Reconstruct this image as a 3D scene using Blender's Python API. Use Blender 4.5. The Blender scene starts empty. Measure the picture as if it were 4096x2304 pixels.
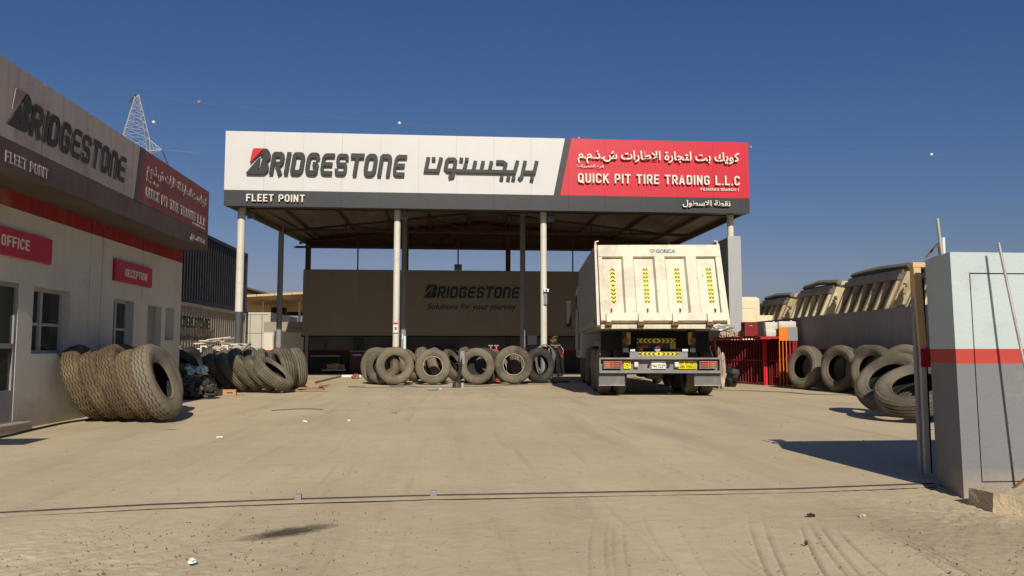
import bpy, bmesh, math, random
from mathutils import Vector, Matrix, Quaternion, noise
import numpy as np
rnd = random.Random(7)
SC = bpy.context.scene
COL = SC.collection
rad = math.radians

# ---------------------------------------------------------------- camera, sky, sun, exposure
cam_d = bpy.data.cameras.new('camera'); cam = bpy.data.objects.new('camera', cam_d); COL.objects.link(cam)
cam.location = (0, 0, 1.0); cam.rotation_euler = (rad(94.62), 0, rad(-4.68))
cam_d.sensor_width = 36; cam_d.lens = 26.97; cam_d.clip_start = 0.05; cam_d.clip_end = 5000
SC.camera = cam
SUN_EL = 33.5
SKY_TONE = ((0.38, 1.345), (0.612, 0.995), (1.154, 0.817))
world = bpy.data.worlds.new('World'); SC.world = world; world.use_nodes = True
wn = world.node_tree; wn.nodes.clear()
sky = wn.nodes.new('ShaderNodeTexSky'); sky.sky_type = 'NISHITA'; sky.sun_disc = False
sky.sun_elevation = rad(SUN_EL); sky.sun_rotation = rad(177)
sky.air_density = 1.25; sky.dust_density = 0.7; sky.ozone_density = 4.0; sky.altitude = 0
bg = wn.nodes.new('ShaderNodeBackground'); bg.inputs[1].default_value = 0.062
wo = wn.nodes.new('ShaderNodeOutputWorld')
sepc = wn.nodes.new('ShaderNodeSeparateColor'); comb = wn.nodes.new('ShaderNodeCombineColor'); wn.links.new(sky.outputs[0], sepc.inputs[0])
for ch, (gain, power) in enumerate(SKY_TONE):        # deeper, clearer blue overhead, applied alike over the whole sky
    pw_ = wn.nodes.new('ShaderNodeMath'); pw_.operation = 'POWER'; pw_.inputs[1].default_value = power; wn.links.new(sepc.outputs[ch], pw_.inputs[0])
    mu_ = wn.nodes.new('ShaderNodeMath'); mu_.operation = 'MULTIPLY'; mu_.inputs[1].default_value = gain; wn.links.new(pw_.outputs[0], mu_.inputs[0])
    mn_ = wn.nodes.new('ShaderNodeMath'); mn_.operation = 'MINIMUM'; mn_.inputs[1].default_value = 14.0; wn.links.new(mu_.outputs[0], mn_.inputs[0]); wn.links.new(mn_.outputs[0], comb.inputs[ch])
gl_ = wn.nodes.new('ShaderNodeMath'); gl_.operation = 'MULTIPLY'; gl_.inputs[1].default_value = 0.80; wn.links.new(comb.inputs[1].links[0].from_socket, gl_.inputs[0])
rl_ = wn.nodes.new('ShaderNodeMath'); rl_.operation = 'MINIMUM'; wn.links.new(comb.inputs[0].links[0].from_socket, rl_.inputs[0]); wn.links.new(gl_.outputs[0], rl_.inputs[1]); wn.links.new(rl_.outputs[0], comb.inputs[0])   # no pink band at the horizon
wn.links.new(comb.outputs[0], bg.inputs[0]); wn.links.new(bg.outputs[0], wo.inputs[0])
sd = bpy.data.lights.new('sun', 'SUN'); sd.energy = 4.3; sd.angle = rad(0.53); sd.color = (1.0, 0.915, 0.78)
sun = bpy.data.objects.new('sun', sd); COL.objects.link(sun); sun.location = (0, -20, 30)
az = rad(-3.0)
sdir = Vector((math.sin(az) * math.cos(rad(SUN_EL)), math.cos(az) * math.cos(rad(SUN_EL)), -math.sin(rad(SUN_EL))))
sun.rotation_mode = 'QUATERNION'; sun.rotation_quaternion = sdir.to_track_quat('-Z', 'Y')
SC.view_settings.view_transform = 'Standard'; SC.view_settings.look = 'None'
SC.view_settings.exposure = 0.07; SC.view_settings.gamma = 1.0; SC.view_settings.use_curve_mapping = False
SC.render.engine = 'CYCLES'

# ---------------------------------------------------------------- materials
MATS = {}
def M(name, col, rough=0.75, metal=0.0, var=0.15, scale=2.5, bump=0.0, bscale=30.0, dirt=None, dirt_amt=0.0,
      dirt_scale=1.2, dirt_detail=8.0, bands=None, spec=0.4, streak=None, rndv=0.0, world=False, soil=None, chips=None):
    if name in MATS: return MATS[name]
    m = bpy.data.materials.new(name); m.use_nodes = True; MATS[name] = m
    nt = m.node_tree; N = nt.nodes; L = nt.links
    b = N['Principled BSDF']; b.inputs['Roughness'].default_value = rough; b.inputs['Metallic'].default_value = metal
    b.inputs['Specular IOR Level'].default_value = spec
    geo = N.new('ShaderNodeNewGeometry'); tc = N.new('ShaderNodeTexCoord')
    co = geo.outputs['Position'] if world else tc.outputs['Object']
    base = None
    def mixc(fac, a, c):
        mx = N.new('ShaderNodeMix'); mx.data_type = 'RGBA'
        if isinstance(fac, float): mx.inputs[0].default_value = fac
        else: L.new(fac, mx.inputs[0])
        for s, v in ((6, a), (7, c)):
            if isinstance(v, tuple): mx.inputs[s].default_value = (*v[:3], 1)
            else: L.new(v, mx.inputs[s])
        return mx.outputs[2]
    def noise_(sc, det=6.0, vec=None, rg=0.6):
        n = N.new('ShaderNodeTexNoise'); n.inputs['Scale'].default_value = sc; n.inputs['Detail'].default_value = det
        n.inputs['Roughness'].default_value = rg; L.new(vec or co, n.inputs['Vector']); return n.outputs[0]
    def ramp(v, lo, hi, a=0.0, c=1.0):
        r = N.new('ShaderNodeMapRange'); r.inputs[1].default_value = lo; r.inputs[2].default_value = hi
        r.inputs[3].default_value = a; r.inputs[4].default_value = c; r.clamp = True; L.new(v, r.inputs[0]); return r.outputs[0]
    base = tuple(col)
    if bands:
        sp = N.new('ShaderNodeSeparateXYZ'); L.new(geo.outputs['Position'], sp.inputs[0])
        for z, c in bands:                       # painted bands: colour c above height z
            g = N.new('ShaderNodeMath'); g.operation = 'GREATER_THAN'; g.inputs[1].default_value = z
            L.new(sp.outputs[2], g.inputs[0]); base = mixc(g.outputs[0], base, tuple(c))
    if var > 0:
        v = ramp(noise_(scale), 0.25, 0.75, 1 - var, 1 + var)
        mm = N.new('ShaderNodeVectorMath'); mm.operation = 'SCALE'
        if isinstance(base, tuple): mm.inputs[0].default_value = base
        else: L.new(base, mm.inputs[0])
        L.new(v, mm.inputs['Scale']); base = mm.outputs[0]
    if rndv > 0:
        oi = N.new('ShaderNodeObjectInfo'); r = ramp(oi.outputs['Random'], 0, 1, 1 - rndv, 1 + rndv)
        mm = N.new('ShaderNodeVectorMath'); mm.operation = 'SCALE'
        if isinstance(base, tuple): mm.inputs[0].default_value = base
        else: L.new(base, mm.inputs[0])
        L.new(r, mm.inputs['Scale']); base = mm.outputs[0]
    if dirt and dirt_amt > 0:
        f = ramp(noise_(dirt_scale, dirt_detail, rg=0.65), 0.62 - dirt_amt * 0.3, 0.80 - dirt_amt * 0.3, 0.0, min(1.0, 0.35 + dirt_amt * 0.65))
        base = mixc(f, base, tuple(dirt))
    if streak:                                    # vertical run marks
        mp = N.new('ShaderNodeMapping'); mp.inputs['Scale'].default_value = (6, 6, 0.35); L.new(co, mp.inputs[0])
        f = ramp(noise_(1.6, 5, mp.outputs[0]), 0.5, 0.72, 0.0, streak[1]); base = mixc(f, base, tuple(streak[0]))
    if chips:
        f = ramp(noise_(chips[1], 4), chips[2], chips[2] + 0.05, 0.0, 0.85); base = mixc(f, base, tuple(chips[0]))
    if soil:                                      # (height, colour, strength): splashed dust that settles low on the wall
        sp2 = N.new('ShaderNodeSeparateXYZ'); L.new(geo.outputs['Position'], sp2.inputs[0])
        ad = N.new('ShaderNodeMath'); ad.operation = 'MULTIPLY_ADD'; L.new(noise_(3.0), ad.inputs[0]); ad.inputs[1].default_value = soil[0] * 1.5
        L.new(sp2.outputs[2], ad.inputs[2])
        f = ramp(ad.outputs[0], soil[0] * 0.6, soil[0] * 1.7, soil[2], 0.0); base = mixc(f, base, tuple(soil[1]))
    if isinstance(base, tuple): b.inputs['Base Color'].default_value = (*base, 1)
    else: L.new(base, b.inputs['Base Color'])
    if bump > 0:
        bp = N.new('ShaderNodeBump'); bp.inputs['Strength'].default_value = min(1, bump); bp.inputs['Distance'].default_value = 0.02
        L.new(noise_(bscale, 8), bp.inputs['Height']); L.new(bp.outputs[0], b.inputs['Normal'])
    return m

DUST = (0.36, 0.28, 0.18)
m_white = M('white_cladding', (0.585, 0.58, 0.565), 0.45, var=0.03, dirt=(0.6, 0.55, 0.45), dirt_amt=0.12, dirt_scale=0.8, streak=((0.6, 0.55, 0.46), 0.18))
m_redp = M('red_cladding', (0.54, 0.012, 0.03), 0.4, var=0.04, streak=((0.5, 0.06, 0.06), 0.15))
m_darkp = M('charcoal_cladding', (0.027, 0.029, 0.033), 0.5, var=0.12, dirt=(0.07, 0.068, 0.062), dirt_amt=0.2)
m_letter_blk = M('black_letter', (0.017, 0.017, 0.017), 0.5, var=0.2, dirt=(0.045, 0.042, 0.038), dirt_amt=0.2)
m_letter_red = M('red_letter', (0.5, 0.01, 0.02), 0.4, var=0.05)
m_letter_wht = M('cream_letter', (0.66, 0.62, 0.53), 0.5, var=0.03)
m_ofw = M('old_cladding', (0.44, 0.39, 0.35), 0.6, var=0.10, scale=1.1, dirt=(0.20, 0.16, 0.13), dirt_amt=0.35, streak=((0.2, 0.16, 0.13), 0.4))
m_ofr = M('faded_red_cladding', (0.28, 0.07, 0.07), 0.6, var=0.15, dirt=(0.2, 0.10, 0.09), dirt_amt=0.35, streak=((0.22, 0.12, 0.10), 0.4))
m_ofd = M('dusty_charcoal_cladding', (0.105, 0.078, 0.072), 0.7, var=0.2, dirt=(0.15, 0.13, 0.11), dirt_amt=0.4, streak=((0.16, 0.14, 0.12), 0.3))
m_fadewht = M('faded_letter', (0.40, 0.335, 0.305), 0.6, var=0.1)
m_sign = M('crimson_sign', (0.44, 0.012, 0.045), 0.35, var=0.08, streak=((0.35, 0.03, 0.05), 0.3))
m_plaster = M('office_plaster', (0.53, 0.515, 0.445), 0.85, var=0.09, scale=1.0, bump=0.25, bscale=55, dirt=(0.27, 0.24, 0.20), dirt_amt=0.25,
              bands=[(2.76, (0.26, 0.014, 0.016))], streak=((0.30, 0.27, 0.23), 0.14), soil=(0.45, (0.30, 0.25, 0.19), 0.7), world=True)
m_alu = M('white_aluminium', (0.36, 0.38, 0.40), 0.4, var=0.05)
m_grout = M('joint_shadow_gap', (0.05, 0.045, 0.04), 0.9, var=0.1)
m_steel_w = M('cream_painted_steel', (0.64, 0.60, 0.51), 0.5, var=0.06, dirt=(0.45, 0.38, 0.28), dirt_amt=0.25, dirt_scale=3)
m_steel_g = M('grey_painted_steel', (0.24, 0.24, 0.25), 0.55, var=0.12, dirt=DUST, dirt_amt=0.2)
m_steel_r = M('red_painted_steel', (0.45, 0.02, 0.02), 0.45, var=0.15, dirt=(0.2, 0.03, 0.02), dirt_amt=0.3)
m_brown = M('primer_brown_steel', (0.085, 0.045, 0.03), 0.75, var=0.25)
m_sheet = M('roof_sheet', (0.11, 0.095, 0.072), 0.6, var=0.12, scale=1.5, dirt=(0.2, 0.15, 0.1), dirt_amt=0.3)
m_panelwall = M('beige_sheet_wall', (0.23, 0.205, 0.16), 0.75, var=0.08, scale=0.6)
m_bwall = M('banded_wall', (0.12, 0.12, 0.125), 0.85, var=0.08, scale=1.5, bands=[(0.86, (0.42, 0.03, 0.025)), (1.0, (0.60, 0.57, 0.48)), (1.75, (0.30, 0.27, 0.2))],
            dirt=(0.25, 0.2, 0.14), dirt_amt=0.2, world=True, bump=0.1)
m_bwall_shade = M('shaded_banded_wall', (0.06, 0.06, 0.062), 0.85, var=0.1, scale=1.5, bands=[(0.86, (0.22, 0.015, 0.015)), (1.0, (0.16, 0.155, 0.14))], world=True)  # banded_wall again for the covered stretch, its shade put into the colour
m_rwall = M('grey_boundary_wall', (0.23, 0.22, 0.205), 0.9, var=0.13, scale=0.9, bands=[(0.87, (0.25, 0.022, 0.02)), (1.03, (0.30, 0.28, 0.255))],
            dirt=(0.26, 0.21, 0.15), dirt_amt=0.25, world=True, bump=0.3, bscale=20, streak=((0.17, 0.16, 0.15), 0.35))
m_pier = M('banded_gate_wall', (0.19, 0.19, 0.20), 0.8, var=0.05, scale=1.3, bands=[(0.905, (0.45, 0.055, 0.04)), (1.008, (0.455, 0.525, 0.53))],
           dirt=(0.36, 0.32, 0.26), dirt_amt=0.12, dirt_scale=2.5, world=True, bump=0.25, bscale=45, soil=(0.20, (0.40, 0.33, 0.24), 0.9))
m_groove = M('wall_groove', (0.08, 0.08, 0.08), 0.95, var=0.2)
m_glass = M('dark_window_glass', (0.018, 0.03, 0.024), 0.12, var=0.2, spec=0.6)
m_black = M('black_paint', (0.012, 0.012, 0.013), 0.6, var=0.3)
m_darkmetal = M('greasy_dark_metal', (0.03, 0.03, 0.032), 0.55, var=0.3, dirt=(0.10, 0.085, 0.06), dirt_amt=0.35, dirt_scale=4)
m_galv = M('galvanised_steel', (0.42, 0.40, 0.37), 0.5, metal=0.4, var=0.2, scale=6, dirt=(0.25, 0.17, 0.1), dirt_amt=0.25, dirt_scale=5)
m_rust = M('rusty_steel', (0.16, 0.075, 0.04), 0.85, var=0.35, scale=8)
m_rubber = M('dusty_rubber', (0.125, 0.106, 0.075), 0.9, var=0.2, scale=3.0, bump=0.5, bscale=60, dirt=(0.23, 0.19, 0.13), dirt_amt=0.5, dirt_scale=2.0, rndv=0.36)
m_rubber_br = M('brown_dusted_rubber', (0.125, 0.088, 0.05), 0.92, var=0.25, scale=4.0, bump=0.6, bscale=70, dirt=(0.23, 0.165, 0.09), dirt_amt=0.5, dirt_scale=3.4, rndv=0.2)
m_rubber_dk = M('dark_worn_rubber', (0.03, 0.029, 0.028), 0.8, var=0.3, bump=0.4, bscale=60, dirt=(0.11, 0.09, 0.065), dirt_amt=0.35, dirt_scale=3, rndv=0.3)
m_rubber_gv = M('tread_groove', (0.022, 0.019, 0.015), 0.95, var=0.3)
m_rubber_gb = M('tread_groove_brown', (0.03, 0.021, 0.013), 0.95, var=0.3)
m_liner = M('inner_liner', (0.014, 0.013, 0.012), 0.85, var=0.3, dirt=(0.06, 0.05, 0.035), dirt_amt=0.25, dirt_scale=4)
m_tipper = M('cream_tipper_paint', (0.65, 0.60, 0.46), 0.5, var=0.07, scale=2, dirt=(0.36, 0.31, 0.24), dirt_amt=0.42, dirt_scale=1.3, streak=((0.42, 0.33, 0.24), 0.38), chips=((0.20, 0.12, 0.07), 11.0, 0.665))
m_tipside = M('grey_tipper_side', (0.27, 0.26, 0.225), 0.6, var=0.1, dirt=(0.3, 0.25, 0.18), dirt_amt=0.3)
m_cont_dk = M('black_container_paint', (0.024, 0.025, 0.034), 0.55, var=0.2, dirt=(0.12, 0.10, 0.08), dirt_amt=0.15)
m_cont_lt = M('cream_container_paint', (0.40, 0.36, 0.28), 0.6, var=0.1, dirt=(0.25, 0.2, 0.14), dirt_amt=0.25)
m_cont_wh = M('white_container_paint', (0.46, 0.43, 0.36), 0.6, var=0.05, dirt=(0.4, 0.33, 0.22), dirt_amt=0.2)
m_yel = M('yellow_reflective', (0.85, 0.72, 0.01), 0.4, var=0.06)
m_yeld = M('grimy_yellow', (0.40, 0.31, 0.03), 0.6, var=0.2)
m_redlens = M('red_lamp_lens', (0.42, 0.02, 0.015), 0.25, var=0.15)
m_orglens = M('orange_lamp_lens', (0.60, 0.12, 0.02), 0.25, var=0.1)
m_plate = M('number_plate_white', (0.72, 0.70, 0.64), 0.4, var=0.03)
m_bag = M('black_bin_bag', (0.05, 0.045, 0.04), 0.45, var=0.4, scale=5, bump=0.6, bscale=14, spec=0.5)
m_wbag = M('white_plastic', (0.66, 0.78, 0.76), 0.4, var=0.06)
m_card = M('cardboard', (0.42, 0.25, 0.12), 0.85, var=0.12, scale=6)
m_wood = M('raw_timber', (0.62, 0.42, 0.20), 0.8, var=0.18, scale=5, dirt=(0.25, 0.15, 0.07), dirt_amt=0.25, dirt_scale=5)
m_orange = M('orange_board', (0.75, 0.19, 0.015), 0.5, var=0.05)
m_concrete = M('broken_concrete', (0.50, 0.41, 0.27), 0.95, var=0.2, scale=5, bump=0.9, bscale=25, dirt=(0.55, 0.40, 0.22), dirt_amt=0.3, dirt_scale=3)
m_pinkrag = M('dusty_rags', (0.46, 0.36, 0.28), 0.95, var=0.3, scale=8)
m_can = M('translucent_can', (0.60, 0.58, 0.50), 0.45, var=0.08, dirt=(0.35, 0.3, 0.22), dirt_amt=0.3, dirt_scale=5)
m_hose = M('grey_hose', (0.17, 0.17, 0.165), 0.6, var=0.15)
m_skin = M('skin', (0.25, 0.13, 0.075), 0.6, var=0.05)
m_cloth_b = M('black_cloth', (0.012, 0.012, 0.014), 0.9, var=0.2)
m_cloth_r = M('red_cloth', (0.20, 0.008, 0.012), 0.9, var=0.15)
m_strip_y = M('yellow_stripe', (0.8, 0.55, 0.03), 0.6, var=0.05)
m_pebble = M('pebble', (0.22, 0.18, 0.13), 0.95, var=0.35, scale=9, rndv=0.2)
m_stone = M('mid_stone', (0.30, 0.235, 0.155), 0.95, var=0.3, scale=7)
m_pylon = M('galvanised_lattice', (0.36, 0.37, 0.37), 0.55, metal=0.1, var=0.1)
m_ballr = M('faded_red_ball', (0.62, 0.16, 0.14), 0.6, var=0.1)
m_ballw = M('white_ball', (0.72, 0.68, 0.62), 0.6, var=0.05)
m_ledge = M('concrete_kerb', (0.34, 0.275, 0.19), 0.95, var=0.15, scale=5, bump=0.4)

# ---------------------------------------------------------------- mesh helpers
class MB:
    def __init__(s): s.v = []; s.f = []; s.m = []
    def add(s, vs, fs, mi=0):
        o = len(s.v); s.v += [tuple(v) for v in vs]
        for f in fs: s.f.append(tuple(i + o for i in f)); s.m.append(mi)
        return s
    def box(s, x0, x1, y0, y1, z0, z1, mi=0, T=None):
        vs = [Vector((x, y, z)) for x in (x0, x1) for y in (y0, y1) for z in (z0, z1)]
        if T: vs = [T @ v for v in vs]
        return s.add(vs, [(0, 1, 3, 2), (4, 6, 7, 5), (0, 4, 5, 1), (2, 3, 7, 6), (0, 2, 6, 4), (1, 5, 7, 3)], mi)
    def bbox(s, x0, x1, y0, y1, z0, z1, b=0.01, mi=0, T=None):      # box with chamfered edges
        bm = bmesh.new(); bmesh.ops.create_cube(bm, size=1)
        for v in bm.verts: v.co = Vector(((x0 + x1) / 2 + v.co.x * (x1 - x0), (y0 + y1) / 2 + v.co.y * (y1 - y0), (z0 + z1) / 2 + v.co.z * (z1 - z0)))
        bmesh.ops.bevel(bm, geom=bm.edges[:], offset=b, segments=2, affect='EDGES', profile=0.6)
        vs = [(T @ v.co) if T else v.co.copy() for v in bm.verts]; bm.verts.index_update()
        s.add(vs, [tuple(v.index for v in f.verts) for f in bm.faces], mi); bm.free(); return s
    def bar(s, a, b, w, h=None, mi=0):                              # square bar from a to b
        a = Vector(a); b = Vector(b); d = b - a; L = d.length; q = d.to_track_quat('Z', 'Y'); h = h or w
        T = Matrix.Translation(a) @ q.to_matrix().to_4x4(); return s.box(-w / 2, w / 2, -h / 2, h / 2, 0, L, mi, T)
    def tube(s, pts, r, n=8, mi=0, caps=True, closed=False):
        pts = [Vector(p) for p in pts]; rs = r if isinstance(r, (list, tuple)) else [r] * len(pts); o = len(s.v); K = len(pts)
        up = Vector((0, 0, 1)); prev = None
        for i, p in enumerate(pts):
            if closed: t = pts[(i + 1) % K] - pts[i - 1]
            else: t = pts[min(i + 1, K - 1)] - pts[max(i - 1, 0)]
            t.normalize()
            if prev is None:
                a = t.cross(up)
                if a.length < 1e-3: a = t.cross(Vector((1, 0, 0)))
            else: a = prev - t * prev.dot(t)
            a.normalize(); prev = a; c = t.cross(a)
            for k in range(n):
                an = 2 * math.pi * k / n; s.v.append(tuple(p + (a * math.cos(an) + c * math.sin(an)) * rs[i]))
        for i in range(K if closed else K - 1):
            j = (i + 1) % K
            for k in range(n):
                s.f.append((o + i * n + k, o + i * n + (k + 1) % n, o + j * n + (k + 1) % n, o + j * n + k)); s.m.append(mi)
        if caps and not closed:
            s.f.append(tuple(o + k for k in range(n))[::-1]); s.m.append(mi)
            s.f.append(tuple(o + (K - 1) * n + k for k in range(n))); s.m.append(mi)
        return s
    def lathe(s, prof, n=48, mi=0, closed=True, mif=None, zj=None):  # prof [(r, z)] about Z; zj(k, i) shifts z of ring point
        o = len(s.v); K = len(prof)
        for k in range(n):
            a = 2 * math.pi * k / n
            for i, (r, z) in enumerate(prof):
                if zj: z = z + zj(k, i)
                s.v.append((r * math.cos(a), r * math.sin(a), z))
        for k in range(n):
            kk = (k + 1) % n
            for i in range(K if closed else K - 1):
                j = (i + 1) % K
                s.f.append((o + k * K + i, o + kk * K + i, o + kk * K + j, o + k * K + j)); s.m.append(mif(i) if mif else mi)
        return s
    def prism(s, poly, y0, y1, mi=0, T=None):                       # poly [(x, z)] extruded along y
        n = len(poly); vs = [Vector((x, y0, z)) for x, z in poly] + [Vector((x, y1, z)) for x, z in poly]
        if T: vs = [T @ v for v in vs]
        fs = [tuple(range(n)), tuple(range(2 * n - 1, n - 1, -1))] + [(i, i + n, (i + 1) % n + n, (i + 1) % n) for i in range(n)]
        return s.add(vs, fs, mi)
    def mesh(s, name, mats, smooth=False, angle=40):
        me = bpy.data.meshes.new(name); me.from_pydata(s.v, [], s.f)
        if not isinstance(mats, (list, tuple)): mats = [mats]
        for m in mats: me.materials.append(m)
        if len(mats) > 1: me.polygons.foreach_set('material_index', s.m)
        bm = bmesh.new(); bm.from_mesh(me); bmesh.ops.recalc_face_normals(bm, faces=bm.faces); bm.to_mesh(me); bm.free()
        if smooth:
            me.polygons.foreach_set('use_smooth', [True] * len(me.polygons)); me.set_sharp_from_angle(angle=rad(angle))
        me.update(); return me
    def build(s, name, mats, parent=None, smooth=False, angle=40):
        return link(name, s.mesh(name, mats, smooth, angle), parent)

def link(name, data, parent=None):
    o = bpy.data.objects.new(name, data); COL.objects.link(o)
    if parent: o.parent = parent
    return o
def tag(o, label, cat, group=None):
    o['label'] = label; o['category'] = cat
    if group: o['group'] = group
    return o
def thing(name, label, cat, loc=(0, 0, 0), rz=0.0, group=None):
    o = link(name, None); o.location = loc; o.rotation_euler = (0, 0, rz); o.empty_display_size = 0.2
    return tag(o, label, cat, group)
def struct(o): o['kind'] = 'structure'; return o
def stuff(o): o['kind'] = 'stuff'; return o

def txt(name, s, mat, parent, T, w, h, ext=0.03, offset=0.0, shear=0.0, spacing=1.0):
    """lettering: outline fitted to the box 0..w by 0..h in the local xz plane, front at local y = 0, then placed by T"""
    cu = bpy.data.curves.new(name, 'FONT'); cu.body = s; cu.size = 1; cu.offset = offset; cu.shear = shear; cu.extrude = 0.5; cu.space_character = spacing
    cu.resolution_u = 3
    ob = bpy.data.objects.new('tmp', cu); COL.objects.link(ob); dg = bpy.context.evaluated_depsgraph_get(); dg.update()
    me = bpy.data.meshes.new_from_object(ob.evaluated_get(dg)); bpy.data.objects.remove(ob); bpy.data.curves.remove(cu)
    n = len(me.vertices); a = np.zeros(n * 3); me.vertices.foreach_get('co', a); a = a.reshape(n, 3)
    mn = a.min(0); mx = a.max(0); sp = np.maximum(mx - mn, 1e-6)
    o = np.stack([(a[:, 0] - mn[0]) / sp[0] * w, (0.5 - a[:, 2]) * ext, (a[:, 1] - mn[1]) / sp[1] * h], 1)
    R = np.array(T.to_3x3()); t = np.array(T.translation); o = o @ R.T + t
    me.vertices.foreach_set('co', o.ravel()); me.materials.clear(); me.materials.append(mat); me.name = name; me.update()
    return link(name, me, parent)

AR = {'ا': (0xFE8D, 2), 'ب': (0xFE8F, 4), 'ت': (0xFE95, 4), 'ة': (0xFE93, 2), 'ج': (0xFE9D, 4), 'ذ': (0xFEAB, 2), 'ر': (0xFEAD, 2), 'س': (0xFEB1, 4),
      'ش': (0xFEB5, 4), 'ط': (0xFEC1, 4), 'ع': (0xFEC9, 4), 'ف': (0xFED1, 4), 'ق': (0xFED5, 4), 'ك': (0xFED9, 4), 'ل': (0xFEDD, 4), 'م': (0xFEE1, 4),
      'ن': (0xFEE5, 4), 'و': (0xFEED, 2), 'ي': (0xFEF1, 4)}
def arabic(s):
    out = []; i = 0; prev = False
    while i < len(s):
        c = s[i]
        if c == 'ل' and s[i + 1:i + 2] == 'ا':
            out.append(chr(0xFEFC if prev else 0xFEFB)); prev = False; i += 2; continue
        if c in AR:
            b, n = AR[c]; nx = (n == 4 and s[i + 1:i + 2] in AR and s[i + 1:i + 2] != '')
            out.append(chr(b + (3 if prev and nx else 2 if nx else 1 if prev else 0))); prev = nx
        else: out.append(c); prev = False
        i += 1
    return ''.join(reversed(out))

def stroke(mb, pts, t, y0, y1, closed=False, f=lambda x, z: (x, z), T=None, mi=0, rnd_=False):
    """thick mitred line as solid lettering"""
    P = [Vector(p) for p in pts]
    if rnd_:                                       # cut the corners once more so that bends read as curves
        Q = [] if closed else [P[0]]; K = len(P)
        for i in (range(K) if closed else range(1, K - 1)):
            p = P[i]; a = P[i - 1]; b = P[(i + 1) % K]; ka = min(0.25, 0.05 / max(1e-6, (a - p).length)); kb = min(0.25, 0.05 / max(1e-6, (b - p).length))
            Q += [p.lerp(a, ka), p.lerp(b, kb)]
        P = Q + ([] if closed else [P[-1]])
    K = len(P); A = []; B = []
    for i in range(K):
        d1 = (P[i] - P[i - 1]).normalized() if (closed or i > 0) else None
        d2 = (P[(i + 1) % K] - P[i]).normalized() if (closed or i < K - 1) else None
        if d1 is None: d1 = d2
        if d2 is None: d2 = d1
        n1 = Vector((-d1.y, d1.x)); n2 = Vector((-d2.y, d2.x)); m = (n1 + n2)
        if m.length < 1e-4: m = n1
        m.normalize(); k = t / 2 / max(0.45, m.dot(n1)); A.append(P[i] + m * k); B.append(P[i] - m * k)
    o = len(mb.v)
    for i in range(K):
        for q, y in ((A[i], y0), (B[i], y0), (B[i], y1), (A[i], y1)):
            x, z = f(q.x, q.y); v = Vector((x, y, z)); mb.v.append(tuple(T @ v if T else v))
    for i in range(K if closed else K - 1):
        j = (i + 1) % K
        for a, b in ((0, 1), (1, 2), (2, 3), (3, 0)):
            mb.f.append((o + i * 4 + a, o + i * 4 + b, o + j * 4 + b, o + j * 4 + a)); mb.m.append(mi)
    if not closed:
        mb.f.append((o, o + 1, o + 2, o + 3)); mb.m.append(mi); e = o + (K - 1) * 4; mb.f.append((e + 3, e + 2, e + 1, e)); mb.m.append(mi)

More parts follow.
